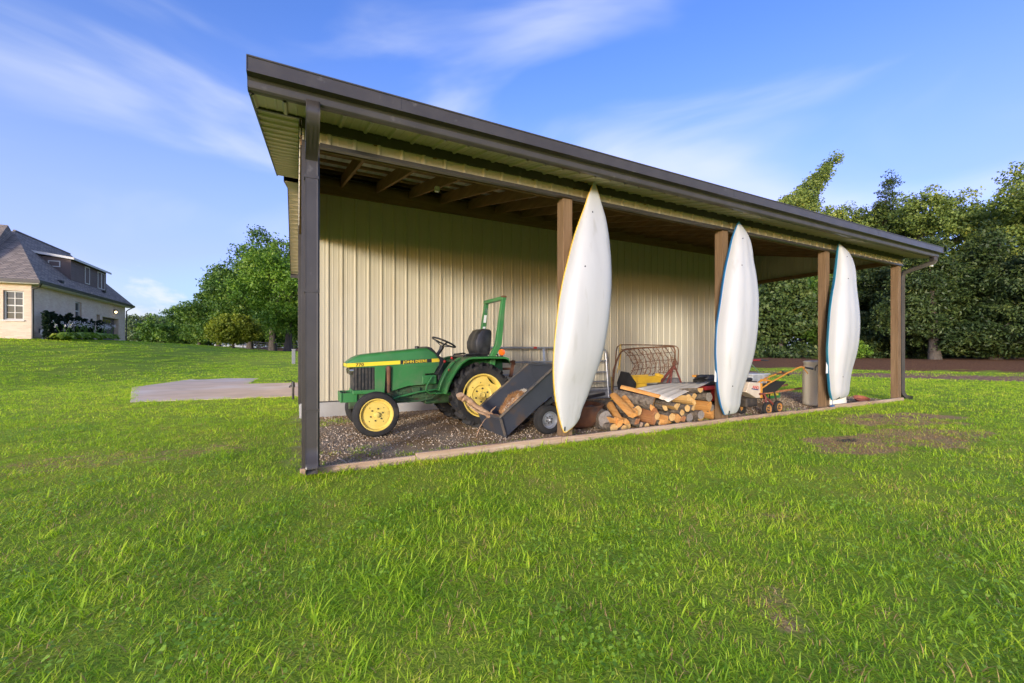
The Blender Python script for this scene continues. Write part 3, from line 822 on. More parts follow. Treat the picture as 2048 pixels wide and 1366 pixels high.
wheel(trac, (-1.53, 0.455, 0.305), 0.305, 0.135, 0.212, 'front_wheel', ('rubber', 'yellow'), 1)
HW = 0.235
def hood_ring(x, zb, zt, hw, r=0.06):
    zt2 = zt
    pts = [(x, -hw, zb)]
    for k in range(6):
        a = math.pi + (math.pi / 2) * k / 5 * 1.0
        pts.append((x, -hw + r + r * math.cos(a), zt2 - r - r * math.sin(a) * 1.0))
    for k in range(6):
        a = math.pi * 1.5 + (math.pi / 2) * k / 5
        pts.append((x, hw - r + r * math.cos(a), zt2 - r - r * math.sin(a)))
    pts.append((x, hw, zb))
    return pts
b = MB()
b.loft([hood_ring(-1.875, .93, .985, .205, .02), hood_ring(-1.85, .93, 1.01, .212, .03), hood_ring(-1.78, .93, 1.065, .22, .05), hood_ring(-1.70, .93, 1.10, .226), hood_ring(-1.55, .93, 1.122, .23), hood_ring(-1.2, .93, 1.16, HW), hood_ring(-.9, .93, 1.19, HW), hood_ring(-.74, .93, 1.205, HW), hood_ring(-.66, .93, 1.17, HW), hood_ring(-.58, .93, 1.08, HW)], True, True)
b.build('hood', 'green', trac, 32)
MB().lathe([(0.035, 0), (0.035, .03), (0.02, .045), (0.001, .046)], (-.86, 0.0, 1.185), (0, 0, 1), 12).build('fuel_cap', 'black', trac, 40)
# side panels below the hood
SP = [(-1.51, .93), (-1.51, .545), (-1.38, .555), (-1.36, .93)]
SP2 = [(-1.285, .93), (-1.285, .585), (-1.05, .65), (-.81, .66), (-.80, .82), (-.66, .825), (-.60, .93)]
for sd in (-1, 1):
    for q in (SP, SP2):
        MB().prism(q, sd * (HW - .004), sd * (HW - .02), 1).build('side_panel', 'green', trac, bevel=0.003)
MB().box(-1.372, -1.28, -.20, .20, .58, .93).build('engine_bay', 'grime', trac)
# rear edge trim and dash
b = MB(); b.loft([[(-.76, y, 1.222), (-.70, y, 1.20), (-.60, y, 1.10), (-.52, y, 1.02), (-.53, y, .95), (-.58, y, .84), (-.62, y, .80), (-.66, y, .82), (-.60, y, .90), (-.58, y, 1.02), (-.66, y, 1.13), (-.76, y, 1.19)] for y in (-.247, .247)])
b.build('dash_trim', 'black', trac, 30)
MB().box(-.60, -.50, -.20, .20, .70, 1.06).build('dash_panel', 'black', trac, bevel=.02)
# stripe, lettering
for sd in (-1, 1):
    f = sd * (HW + .002); g_ = sd * (HW - .01)
    def strip(xa, za, xb, zb, t, mat, nm, off=0.0):
        b = MB(); b.add([(xa, g_, za), (xb, g_, zb), (xb, g_, zb + t), (xa, g_, za + t), (xa, f + sd * off, za), (xb, f + sd * off, zb), (xb, f + sd * off, zb + t), (xa, f + sd * off, za + t)], [(0, 1, 2, 3), (4, 7, 6, 5), (0, 4, 5, 1), (1, 5, 6, 2), (2, 6, 7, 3), (3, 7, 4, 0)])
        b.build(nm, mat, trac)
    zr = lambda x: .935 + (x + 1.875) * .045
    strip(-1.872, zr(-1.872), -1.16, zr(-1.16), .052, 'decal_yellow', 'stripe')
    strip(-1.16, zr(-1.16), -.70, zr(-.70), .052, 'black', 'stripe', .0005)
    strip(-.70, zr(-.70), -.555, zr(-.555), .052, 'decal_yellow', 'stripe')
    rot = (R(90), -R(2.5), 0) if sd < 0 else (R(90), R(2.5), R(180))
    if sd < 0:
        lettering('JOHN DEERE', .056, 'decal_yellow', trac, (-1.12, -HW - .0055, zr(-1.12) + .008), rot, 1.10, .0006)
        lettering('770', .058, 'black', trac, (-1.765, -HW - .0045, zr(-1.765) + .006), rot, 1.25, .0008)
    else:
        lettering('JOHN DEERE', .056, 'decal_yellow', trac, (-.72, HW + .0055, zr(-.72) + .008), rot, 1.10, .0006)
        lettering('770', .058, 'black', trac, (-1.62, HW + .0045, zr(-1.62) + .006), rot, 1.25, .0008)
# yellow nose band
MB().box(-1.878, -1.868, -.20, .20, .937, .985).build('stripe', 'decal_yellow', trac)
# grille: black box with upright slats, headlamps
MB().box(-1.775, -1.515, -.205, .205, .615, .93).build('grille_core', 'black', trac)
for k in range(6):
    x = -1.765 + k * .045
    for sd in (-1, 1):
        MB().box(x, x + .028, sd * .205 - .012, sd * .205 + .012, .62, .928).build('grille_slat', 'grille', trac, bevel=.004)
for k in range(9):
    y = -.185 + k * .046
    MB().box(-1.79, -1.772, y - .013, y + .013, .62, .928).build('grille_slat', 'grille', trac, bevel=.004)
for sd in (-1, 1):
    MB().lathe([(.001, -.03), (.055, -.02), (.062, .03), (.05, .06)], (-1.82, sd * .14, .885), (1, 0, 0), 18).build('headlight', 'chrome', trac, 40)
MB().box(-1.80, -1.51, -.225, .225, .56, .615).build('front_sill', 'green', trac, bevel=.008)
# chassis
for sd in (-1, 1):
    MB().box(-1.93, -.55, sd * .17 - .012, sd * .17 + .012, .46, .565).build('frame_rail', 'dark_green', trac, bevel=.004)
    MB().box(-1.95, -1.74, sd * .20 - .008, sd * .20 + .008, .455, .585).build('weight_bracket', 'green', trac, bevel=.004)
MB().box(-1.955, -1.935, -.22, .22, .455, .585).build('weight_bracket', 'green', trac, bevel=.004)
MB().lathe([(.012, -.01), (.02, -.01), (.02, .01), (.012, .01)], (-1.90, -.2, .60), (0, 1, 0), 12).build('lift_eye', 'grime', trac)
b = MB(); b.box(-1.85, -1.70, -.2, -.17, .36, .46); b.box(-1.59, -1.47, -.43, .43, .33, .40); b.box(-1.66, -1.40, -.12, .12, .38, .50)
b.build('front_axle', 'dark_green', trac, bevel=.01)
for sd in (-1, 1):
    MB().cyl((-1.53, sd * .36, .24), (-1.53, sd * .36, .48), .03, .03, 10).build('king_pin', 'dark_green', trac, 40)
b = MB(); b.box(-1.40, -.75, -.15, .15, .40, .64); b.cyl((-1.1, -.19, .50), (-1.1, -.14, .50), .07, .07, 14); b.box(-.98, -.86, -.19, -.14, .47, .62); b.box(-1.30, -1.18, -.18, -.14, .46, .6)
for k in range(5): b.cyl((-1.25 + k * .12, -.2, .52 + .02 * (k % 2)), (-1.25 + k * .12, -.15, .52 + .02 * (k % 2)), .016, .016, 8)
b.build('engine_block', 'dark_green', trac, bevel=.012)
MB().box(-.78, .22, -.17, .17, .36, .72).build('gearbox', 'dark_green', trac, bevel=.03)
b = MB(); b.cyl((0, -.40, .49), (0, .40, .49), .085, .085, 16); b.build('rear_axle', 'dark_green', trac, 40)
MB().tube([(-1.47, -.26, .40), (-1.2, -.27, .50), (-.9, -.27, .56), (-.62, -.26, .585)], .014, 8).build('drag_link', 'green', trac, 40)
MB().tube([(-1.28, -.25, .52), (-1.2, -.26, .45), (-1.05, -.26, .425), (-.85, -.26, .43), (-.70, -.26, .46), (-.62, -.26, .52)], .013, 8).build('brake_rod', 'dark_green', trac, 40)
MB().tube([(-.70, -.27, .78), (-.78, -.28, .66), (-.80, -.28, .58), (-.74, -.28, .53), (-.62, -.28, .53)], .012, 8).build('clutch_rod', 'green', trac, 40)
MB().box(-.85, -.62, -.235, .235, .66, .80).build('console', 'green', trac, bevel=.02)
MB().box(-.68, -.33, -.40, -.20, .525, .55).build('foot_plate', 'green', trac, bevel=.006)
MB().box(-.68, -.33, .20, .40, .525, .55).build('foot_plate', 'green', trac, bevel=.006)
b = MB(); b.tube([(-1.325, -.238, .93), (-1.325, -.25, .90), (-1.325, -.25, .62), (-1.32, -.25, .57)], [.03, .032, .024, .024], 12); b.build('exhaust_pipe', 'rust', trac, 40)
MB().lathe([(.045, -.01), (.045, .012), (.02, .018)], (-1.325, -.238, .905), (0, -1, 0), 12).build('exhaust_flange', 'grime', trac, 40)
# fenders
def fender(sd):
    path = [(-.60, .55), (-.565, .66), (-.52, .76), (-.44, .89), (-.36, .985), (-.27, 1.045), (-.18, 1.07), (0.1, 1.075), (.36, 1.07), (.415, 1.05), (.44, .97)]
    y0, y1 = sd * .30, sd * .565
    b = MB(); n = len(path)
    top = [(x, y0, z) for x, z in path]; edge = [(x, y1, z - .008) for x, z in path]
    lip = [(x * 1.0, y1, z - .035) if k > 5 else (x + .025, y1, z - .02) for k, (x, z) in enumerate(path)]
    vs = top + edge + lip
    b.add(vs, [(k, k + 1, n + k + 1, n + k) for k in range(n - 1)] + [(n + k, n + k + 1, 2 * n + k + 1, 2 * n + k) for k in range(n - 1)])
    inner = [(x, y0, z) for x, z in path] + [(.44, y0, .62), (.30, y0, .46), (0, y0, .40), (-.3, y0, .46), (-.58, y0, .53)]
    b.add(inner, [tuple(range(len(inner)))])
    o = b.build('fender', 'green', trac, 35)
    so = o.modifiers.new('sheet', 'SOLIDIFY'); so.thickness = .006; so.offset = 0
fender(-1); fender(1)
b = MB(); b.loft([[(x, -.30 + t, z) for x, z in ((-.62, .56), (-.58, .70), (-.50, .86), (-.40, .98), (-.30, 1.05), (-.20, 1.06), (-.20, .56))] for t in (0.0, .10)])
b.build('side_console', 'green', trac, 35, bevel=.012)
MB().box(-.30, .42, -.30, .30, .98, 1.01).build('seat_deck', 'green', trac, bevel=.006)
# controls
for (x, y, z, x2, z2) in ((-.62, -.30, .84, -.52, 1.0), (-.40, -.29, .80, -.45, .87), (-.36, -.33, .98, -.42, 1.05)):
    MB().cyl((x, y, z), (x2, y, z2), .007, .007, 8).build('lever', 'grime', trac, 40)
    MB().sphere((x2, y, z2), .022, 10, 6).build('lever_knob', 'red_paint', trac, 60)
# steering wheel
nrm = Vector((-.40, 0, -.915)).normalized(); cW = Vector((-.435, 0, 1.29))
ua = Vector((.915, 0, -.40)); va = Vector((0, 1, 0))
b = MB(); b.tube([cW + (ua * math.cos(t) + va * math.sin(t)) * .19 for t in [2 * math.pi * k / 28 for k in range(28)] + [0, .01]], .014, 8, False)
b.build('steering_wheel', 'black', trac, 50)
hub = cW + nrm * .075
for k in range(3):
    t = 2 * math.pi * k / 3 + .5
    MB().beam(hub, cW + (ua * math.cos(t) + va * math.sin(t)) * .185, .028, .012).build('steering_spoke', 'black', trac)
MB().tube([hub, hub + nrm * .05, (-.57, 0, 1.05)], [.04, .028, .028], 12).build('steering_column', 'black', trac, 40)
# seat
SB = [(.05, 1.08), (.00, 1.20), (.00, 1.30), (.045, 1.42), (.10, 1.49), (.17, 1.515), (.255, 1.51), (.285, 1.48), (.275, 1.30), (.245, 1.08)]
b = MB()
def seat_ring(y, s, dx=0): 
    cx, cz = .14, 1.29
    return [(cx + (x - cx) * s + dx, y, cz + (z - cz) * s) for x, z in SB]
b.loft([seat_ring(-.215, .80, .03), seat_ring(-.20, .93, .015), seat_ring(-.12, 1.0), seat_ring(-.06, .985, .01), seat_ring(.06, .985, .01), seat_ring(.12, 1.0), seat_ring(.20, .93, .015), seat_ring(.215, .80, .03)])
b.build('seat_back', 'seat', trac, 45)
b = MB(); b.loft([[(-.19, y * .8, 1.03), (-.21, y, 1.06), (-.17, y * .97, 1.10), (.0, y * .9, 1.085), (.22, y * .9, 1.09), (.24, y, 1.05), (.22, y * .9, 1.02)] for y in (-.225, -.2, .2, .225)])
b.build('seat_cushion', 'seat', trac, 45)
for sd in (-1, 1):
    MB().tube([(-.20, sd * .27, 1.02), (-.17, sd * .27, 1.10), (-.02, sd * .27, 1.115), (.03, sd * .27, 1.11)], .012, 8).build('grab_rail', 'black', trac, 40)
    MB().tube([(.20, sd * .27, 1.03), (.24, sd * .27, 1.11), (.36, sd * .27, 1.10), (.40, sd * .27, 1.02)], .012, 8).build('grab_rail', 'black', trac, 40)
# roll bar
for sd in (-1, 1):
    b = MB()
    pts = [(.22, sd * .335, .80), (.25, sd * .335, 1.08), (.345, sd * .335, 1.26), (.43, sd * .335, 1.93), (.435, sd * .335, 1.97)]
    rings = []
    for k, p in enumerate(pts):
        hx = (.045, .045, .05, .032, .03)[k]
        rings.append([(p[0] - hx, p[1] - .035, p[2]), (p[0] + hx, p[1] - .035, p[2]), (p[0] + hx, p[1] + .035, p[2]), (p[0] - hx, p[1] + .035, p[2])])
    b.loft(rings); b.build('roll_bar_leg', 'green', trac, bevel=.006)
MB().box(.40, .47, -.375, .375, 1.965, 2.025).build('roll_bar_top', 'green', trac, bevel=.008)
MB().box(.398, .472, -.382, -.33, 2.0, 2.03).build('roll_bar_cap', 'rust', trac, bevel=.006)
b = MB(); b.add([(.335, .298, 1.60), (.352, .298, 1.60), (.372, .298, 1.74), (.355, .298, 1.74)], [(0, 1, 2, 3)])
for zz, h in ((1.52, .05), (1.64, .13)):
    x0 = .375 + (zz - 1.5) * .125
    MB().add([(x0 - .026, .299, zz), (x0 + .022, .299, zz), (x0 + .022 + h * .125, .299, zz + h), (x0 - .026 + h * .125, .299, zz + h)], [(0, 1, 2, 3)]).build('warning_label', 'white', trac)
for zz in (1.83, 1.87):
    MB().lathe([(.010, 0), (.016, 0), (.016, .006), (.010, .006)], (.375 + (zz - 1.5) * .125, .30, zz), (0, -1, 0), 10).build('roll_bar_bolt', 'chrome', trac)
for sd in (-1, 1):
    MB().lathe([(.02, -.03), (.047, -.022), (.05, 0), (.046, .02), (.001, .028)], (.33, sd * .50, 1.135), (0, sd, .0), 20).build('amber_light', 'amber', trac, 40)
    MB().box(.31, .35, sd * .49 - .01, sd * .49 + .01, 1.06, 1.10).build('light_bracket', 'grime', trac)
# rear hitch
b = MB(); b.tube([(.2, -.1, .78), (.45, -.12, .86), (.66, -.12, .86)], .02, 8); b.beam((.66, -.15, .72), (.72, -.15, 1.0), .03, .05); b.tube([(.62, -.15, .97), (.70, -.15, .98), (.74, -.15, .93)], .02, 8)
b.build('rear_hitch', 'rust', trac, 40)
b = MB(); b.tube([(.15, -.22, .40), (.65, -.28, .42)], .02, 8); b.tube([(.15, .22, .40), (.65, .28, .42)], .02, 8); b.build('lift_arm', 'grime', trac, 40)

# ---------------------------------------------------------------- dump cart tipped on its tail
cart = thing('dump_cart', 'dark grey steel dump cart tipped back on its tail beside the tractor wheel', 'cart', (2.95, 0.98, 0))
E1 = Vector((.805, 0, .593)); EN = Vector((-.593, 0, .805)); OR = Vector((-.53, 0, .005))
def ct(a, y, h): return OR + E1 * a + EN * h + Vector((0, y, 0))
def slab(b, q, off):
    vs = [Vector(p) for p in q] + [Vector(p) + Vector(off) for p in q]
    b.add(vs, [(0, 1, 2, 3), (7, 6, 5, 4), (0, 4, 5, 1), (1, 5, 6, 2), (2, 6, 7, 3), (3, 7, 4, 0)])
W2, WT, LB, HB = .355, .385, 1.10, .30
b = MB(); slab(b, [ct(0, -W2, 0), ct(LB, -W2, 0), ct(LB, W2, 0), ct(0, W2, 0)], EN * .006); b.build('bed_floor', 'slate', cart)
for sd in (-1, 1):
    b = MB(); slab(b, [ct(0, sd * W2, 0), ct(LB, sd * W2, 0), ct(LB + .09, sd * WT, HB), ct(.085, sd * WT, HB - .015)], (0, sd * .006, 0)); b.build('bed_side', 'slate', cart)
    b = MB(); b.beam(ct(.075, sd * (WT + .012), HB - .012), ct(LB + .10, sd * (WT + .012), HB + .004), .045, .022, EN); b.build('bed_rim', 'rimtape', cart, bevel=.006)
b = MB(); slab(b, [ct(LB, -W2, 0), ct(LB, W2, 0), ct(LB + .09, WT, HB), ct(LB + .09, -WT, HB)], E1 * .006); b.build('bed_front', 'slate', cart)
MB().beam(ct(LB + .095, -WT - .03, HB), ct(LB + .095, WT + .03, HB), .045, .022, EN).build('bed_rim', 'slate', cart, bevel=.006)
b = MB(); slab(b, [ct(.0, -W2 + .01, .008), ct(.0, W2 - .01, .008), ct(.085, WT - .01, HB - .05), ct(.085, -WT + .01, HB - .05)], E1 * -.008); b.build('tailgate', 'slate', cart, bevel=.003)
MB().beam(ct(.08, -WT - .01, HB - .04), ct(.08, WT + .01, HB - .04), .04, .03, EN).build('tailgate_rim', 'slate', cart, bevel=.005)
MB().beam(ct(-.006, -W2 - .02, .0), ct(.075, -WT - .03, HB - .03), .03, .02, (0, 1, 0)).build('corner_strap', 'rimtape', cart)
for sd in (-1, 1):
    wr = wheel(cart, (.10, sd * .40, .205), .205, .15, .115, 'cart_wheel', ('rubber', 'grey_rim'), sd)
MB().cyl((.10, -.36, .205), (.10, .36, .205), .018, .018, 10).build('axle', 'black', cart, 40)
b = MB(); b.beam((-.10, -.2, .22), (.95, -.06, .40), .05, .05); b.beam((-.10, .2, .22), (.95, .06, .40), .05, .05); b.beam((.9, 0, .39), (1.45, 0, .46), .05, .05)
b.build('tongue_frame', 'black', cart, bevel=.006)
MB().beam((.12, -.22, .34), (.30, -.22, .46), .04, .06).build('latch_lever', 'black', cart)
MB().beam((.0, -.375, .30), (.075, -.375, .37), .05, .004, (0, 1, 0)).build('hazard_tag', 'decal_yellow', cart)

# dried animal hide lying in the cart
def strands(name, pts, nrm, L, w, mat, parent, g, col):
    V = []; F = []; LC = []
    for p, n_, c in zip(pts, nrm, col):
        d = Vector(n_) + Vector(g.normal(0, .45, 3)) + Vector((.5, 0, .3)); d.normalize()
        s_ = d.cross(Vector(g.normal(0, 1, 3))).normalized() * w
        q = Vector(p); l = L * g.uniform(.5, 1.2); o = len(V)
        V += [q - s_, q + s_, q + d * l + Vector((0, 0, -.15 * l))]; F.append((o, o + 1, o + 2)); LC += [c] * 3
    return link(name, raw_mesh(name, V, F, mat, LC), parent)
MAT['furmat'] = leaf_mat('hide_fur', [(0.0, (0.14, 0.065, 0.025)), (0.4, (0.34, 0.17, 0.06)), (0.6, (0.42, 0.25, 0.11)), (0.8, (0.66, 0.6, 0.5)), (1.0, (0.8, 0.77, 0.7))], trans=.15, namt=.1, nscale=9, tcol=1)
MAT['hide'] = M('tanned_skin', (0.36, 0.19, 0.07), .9, 0, (0.2, .09, .035), 8)
hide = thing('animal_hide', 'folded brown and white furry hide lying in the tipped grey cart', 'hide', (2.60, .83, .30))
HIDE_Y, HIDE_H = .06, .11
def hp(s):      # spine of the folded hide along the cart side
    a = .26 + s * .50
    p = ct(a, HIDE_Y, HIDE_H + .03 * math.sin(s * 3.1)) + Vector((2.95, .98, 0)) - Vector((2.60, .83, .30))
    return p
b = MB(); rings = []; hpts = []; hn = []; hc = []
gg = np.random.default_rng(5)
for i in range(15):
    s = i / 14; p = hp(s); rr = (.025 + .075 * math.sin(math.pi * min(1, s * .9 + .08)) ** .7)
    ring = []
    for k in range(14):
        t = 2 * math.pi * k / 14; q = rr * (1 + .18 * math.sin(3 * t + s * 9))
        n_ = Vector((0, math.cos(t), 0)) + EN * math.sin(t) * 1.0
        ring.append(p + Vector((0, math.cos(t) * q * 1.05, 0)) + EN * (math.sin(t) * q * .85))
        for m in range(16):
            f = gg.uniform(); ss = min(1, s + gg.uniform() / 14)
            hpts.append(hp(ss) + Vector((0, math.cos(t + f * .45) * q * 1.05, 0)) + EN * (math.sin(t + f * .45) * q * .85)); hn.append(n_)
            wv = .85 if ss > .86 else (.8 if (math.cos(t) < -.55 and ss < .7) else .35)
            hc.append(float(np.clip(gg.normal(wv, .12), 0, 1)))
    rings.append(ring)
b.loft(rings); b.build('skin', 'hide', hide, 60)
strands('fur', hpts, hn, .045, .0022, 'furmat', hide, gg, hc)

# broken weathered branch hanging out of the cart, and a thin bare twig
def rough_tube(pts, rad, seed, n=9, sub=5):
    g = np.random.default_rng(seed); P = []; Rr = []
    for i in range(len(pts) - 1):
        for k in range(sub):
            f = k / sub
            P.append(Vector(pts[i]).lerp(Vector(pts[i + 1]), f) + Vector(g.normal(0, rad[i] * .12, 3))); Rr.append((rad[i] * (1 - f) + rad[i + 1] * f) * g.uniform(.8, 1.2))
    P.append(Vector(pts[-1])); Rr.append(rad[-1])
    b = MB(); b.tube(P, Rr, n); return b
MAT['driftwood'] = wood('barkless_branch', (0.24, 0.12, 0.06), (0.38, 0.23, 0.13), (0.55, 0.40, 0.26), 0, 1.5, .9)
br = thing('broken_branch', 'pale barkless broken branch hanging over the tail of the grey cart', 'branch', (2.2, 1.0, .3))
o = Vector((2.2, 1.0, .3))
rough_tube([Vector(p) - o for p in ((1.90, 1.0, .56), (2.03, 1.0, .49), (2.18, .99, .37), (2.33, .97, .27), (2.50, .93, .22))], [.055, .04, .038, .04, .03], 3).build('limb', 'driftwood', br, 50)
rough_tube([Vector(p) - o for p in ((2.00, .97, .44), (2.16, .93, .32), (2.36, .88, .24))], [.012, .016, .012], 4, 6).build('side_shoot', 'driftwood', br, 50)
rough_tube([Vector(p) - o for p in ((2.33, .97, .27), (2.42, 1.0, .34), (2.46, 1.0, .37))], [.012, .008, .004], 9, 6).build('side_shoot', 'driftwood', br, 50)
tag(rough_tube([(2.0, .62, .055), (2.07, .66, .17), (2.165, .74, .24), (2.23, .78, .265)], [.005, .007, .006, .004], 6, 6).build('twig', 'driftwood', None, 50), 'thin bare twig sticking out over the tail of the grey cart', 'twig')
b = MB(); g6 = np.random.default_rng(8)
for k in range(14):
    x, y = 2.46 + g6.uniform(-.04, .10), .92 + g6.uniform(-.1, .25); z = (x - 2.42) * .73 + .06
    b.obox((x, y, z), (g6.uniform(.04, .12), g6.uniform(.015, .04), .008), (g6.uniform(-.6, .6), -.6 + g6.uniform(-.5, .5), g6.uniform(0, 3)))
tag(b.build('bark_scraps', 'bark', None), 'loose scraps of bark in the tail of the grey cart', 'bark', kind='stuff')

# ---------------------------------------------------------------- kayaks stood on end against the posts
KAY = {
 1: [(3.267, 0.015, 3.269, 0.002), (3.257, 0.04, 3.249, 0.005), (3.227, 0.099, 3.192, 0.012), (3.186, 0.177, 3.1, 0.021), (3.141, 0.266, 2.976, 0.039), (3.078, 0.364, 2.822, 0.086), (3.005, 0.457, 2.644, 0.129), (2.936, 0.537, 2.447, 0.167), (2.874, 0.603, 2.236, 0.198), (2.811, 0.66, 2.015, 0.223), (2.762, 0.691, 1.79, 0.233), (2.727, 0.7, 1.565, 0.231), (2.699, 0.692, 1.344, 0.22), (2.679, 0.667, 1.132, 0.199), (2.672, 0.61, 0.932, 0.161), (2.681, 0.532, 0.748, 0.112), (2.701, 0.447, 0.585, 0.084), (2.731, 0.346, 0.444, 0.062), (2.762, 0.281, 0.33, 0.042), (2.789, 0.184, 0.246, 0.025), (2.813, 0.074, 0.194, 0.009), (2.825, 0.029, 0.176, 0.003)],
 2: [(6.127, 0.027, 3.179, 0.002), (6.117, 0.061, 3.16, 0.004), (6.087, 0.146, 3.106, 0.029), (6.038, 0.257, 3.017, 0.069), (5.983, 0.356, 2.898, 0.109), (5.934, 0.427, 2.753, 0.139), (5.878, 0.487, 2.583, 0.164), (5.818, 0.568, 2.394, 0.199), (5.768, 0.632, 2.191, 0.228), (5.723, 0.683, 1.978, 0.251), (5.674, 0.716, 1.758, 0.264), (5.625, 0.74, 1.538, 0.273), (5.605, 0.73, 1.321, 0.266), (5.599, 0.698, 1.113, 0.25), (5.613, 0.633, 0.917, 0.219), (5.631, 0.556, 0.736, 0.183), (5.65, 0.477, 0.575, 0.148), (5.684, 0.412, 0.437, 0.121), (5.718, 0.374, 0.325, 0.106), (5.76, 0.305, 0.242, 0.079), (5.79, 0.233, 0.191, 0.053), (5.8, 0.093, 0.173, 0.007)],
 3: [(9.141, 0.037, 3.203, 0.004), (9.139, 0.071, 3.186, 0.011), (9.13, 0.161, 3.135, 0.036), (9.117, 0.279, 3.052, 0.076), (9.099, 0.375, 2.939, 0.112), (9.073, 0.449, 2.797, 0.14), (9.039, 0.504, 2.631, 0.161), (8.993, 0.542, 2.444, 0.176), (8.925, 0.608, 2.24, 0.201), (8.868, 0.674, 2.026, 0.227), (8.827, 0.72, 1.807, 0.246), (8.8, 0.74, 1.587, 0.253), (8.774, 0.736, 1.37, 0.251), (8.758, 0.711, 1.161, 0.239), (8.773, 0.643, 0.964, 0.211), (8.786, 0.575, 0.783, 0.183), (8.808, 0.525, 0.622, 0.164), (8.828, 0.496, 0.485, 0.153), (8.849, 0.468, 0.374, 0.142), (8.884, 0.396, 0.292, 0.115), (8.906, 0.227, 0.242, 0.055), (8.913, 0.102, 0.225, 0.018)]}
def smooth_rows(rows, sub=3):
    """Catmull-Rom between the measured stations"""
    A = np.array(rows); out = []
    for i in range(len(A) - 1):
        p0, p1, p2, p3 = A[max(i - 1, 0)], A[i], A[i + 1], A[min(i + 2, len(A) - 1)]
        for k in range(sub):
            t = k / sub
            out.append(.5 * ((2 * p1) + (-p0 + p2) * t + (2 * p0 - 5 * p1 + 4 * p2 - p3) * t * t + (-p0 + 3 * p1 - 3 * p2 + p3) * t ** 3))
    out.append(A[-1]); return out
def kayak(n, label, rim, deck, exp, logo):
    rows = KAY[n]; ox = rows[-1][0]; oz = rows[-1][2]
    root = thing('kayak', label, 'kayak', (ox, -.16, oz), 0, 'kayaks stood on end against the posts')
    rows = smooth_rows(rows)
    hull = []; dk = []; rm_l = []; rm_r = []
    for tl, w, z, D in rows:
        w = max(w, .012); D = max(D, .004)
        x0 = tl - ox; zz = z - oz
        ring = []; K = 22
        for k in range(K + 1):
            q = .5 - .5 * math.cos(math.pi * k / K)
            y = -D * max(0, 1 - abs(2 * q - 1) ** exp) ** (1 / exp)
            # shallow hull channels
            y += .012 * min(1, D * 5) * math.exp(-((q - .34) / .05) ** 2) * (0 if n == 1 else 1) + .010 * min(1, D * 5) * math.exp(-((q - .66) / .05) ** 2) * (0 if n == 1 else 1)
            ring.append((x0 + w * q, y, zz))
        hull.append(ring)
        dd = min(.085, .02 + .13 * w)
        dk.append([(x0 + w * (.5 - .5 * math.cos(math.pi * k / 12)), .004 + dd * math.sin(math.pi * k / 12) ** .6, zz) for k in range(13)])
        rm_l.append((x0, 0, zz)); rm_r.append((x0 + w, 0, zz))
    b = MB(); b.loft(hull, False, False); b.build('hull', 'hull_white', root, 60)
    b = MB(); b.loft(dk, False, False); b.build('deck', deck, root, 60)
    b = MB(); b.tube(rm_l + rm_r[::-1] + [rm_l[0]], .007 if n == 1 else .006, 8, False); b.build('gunwale', rim, root, 60)
    # scupper holes and the slot near the lower tip
    for fr, q in (((.22, .30), (.40, .22)) if n == 1 else ((.20, .28), (.32, .22), (.74, .25))):
        r_ = rows[int(fr * len(rows))]; y = -r_[3] * (1 - abs(2 * q - 1) ** exp) ** (1 / exp)
        MB().sphere((r_[0] - ox + r_[1] * q, y, r_[2] - oz), (.011, .006, .011), 8, 5).build('scupper_hole', 'black', root, 60)
    i0, i1 = int(.90 * len(rows)), int(.955 * len(rows))
    pts = []
    for r_ in rows[i0:i1]:
        q = .16; pts.append((r_[0] - ox + r_[1] * q, -r_[3] * (1 - abs(2 * q - 1) ** exp) ** (1 / exp) - .001, r_[2] - oz))
    b = MB(); b.tube(pts, .009, 6); b.build('grab_slot', 'black', root, 50)
    top = rows[0]
    b = MB(); b.tube([(top[0] - ox - .012, 0, top[2] - oz - .03), (top[0] - ox + .0, -.012, top[2] - oz + .012), (top[0] - ox + .03, 0, top[2] - oz - .03)], .009, 8); b.build('bow_handle', 'hull_white' if n == 1 else deck, root, 50)
    if logo:
        k = int(.70 * len(rows)); r_ = rows[k]
        b = MB(); b.obox((r_[0] - ox + .002, .028, r_[2] - oz), (.006, .03, .22), (0, R(3), 0)); b.build('brand_decal', 'white', root)
    return root
kayak(1, 'white kayak with yellow rim leaning beside the grey cart, nearest the camera', 'hull_yellow', 'hull_yellow', 3.0, False)
kayak(2, 'white kayak with bright blue deck stood on end beside the woodpile', 'hull_blue', 'hull_blue', 3.0, True)
kayak(3, 'white kayak with teal deck stood on end in front of the tan barrel', 'hull_teal', 'hull_teal', 3.0, True)
b = MB(); b.cyl((0, 0, -.02), (0, 0, .14), .006, .006, 8); b.obox((0, 0, -.015), (.10, .03, .025)); 
tag(b.build('clamp', M('blue_clamp', (.02, .1, .3), .4), None, 40, loc=(9.05, -.10, .115)), 'small blue clamp hanging below the tip of the farthest kayak', 'clamp')

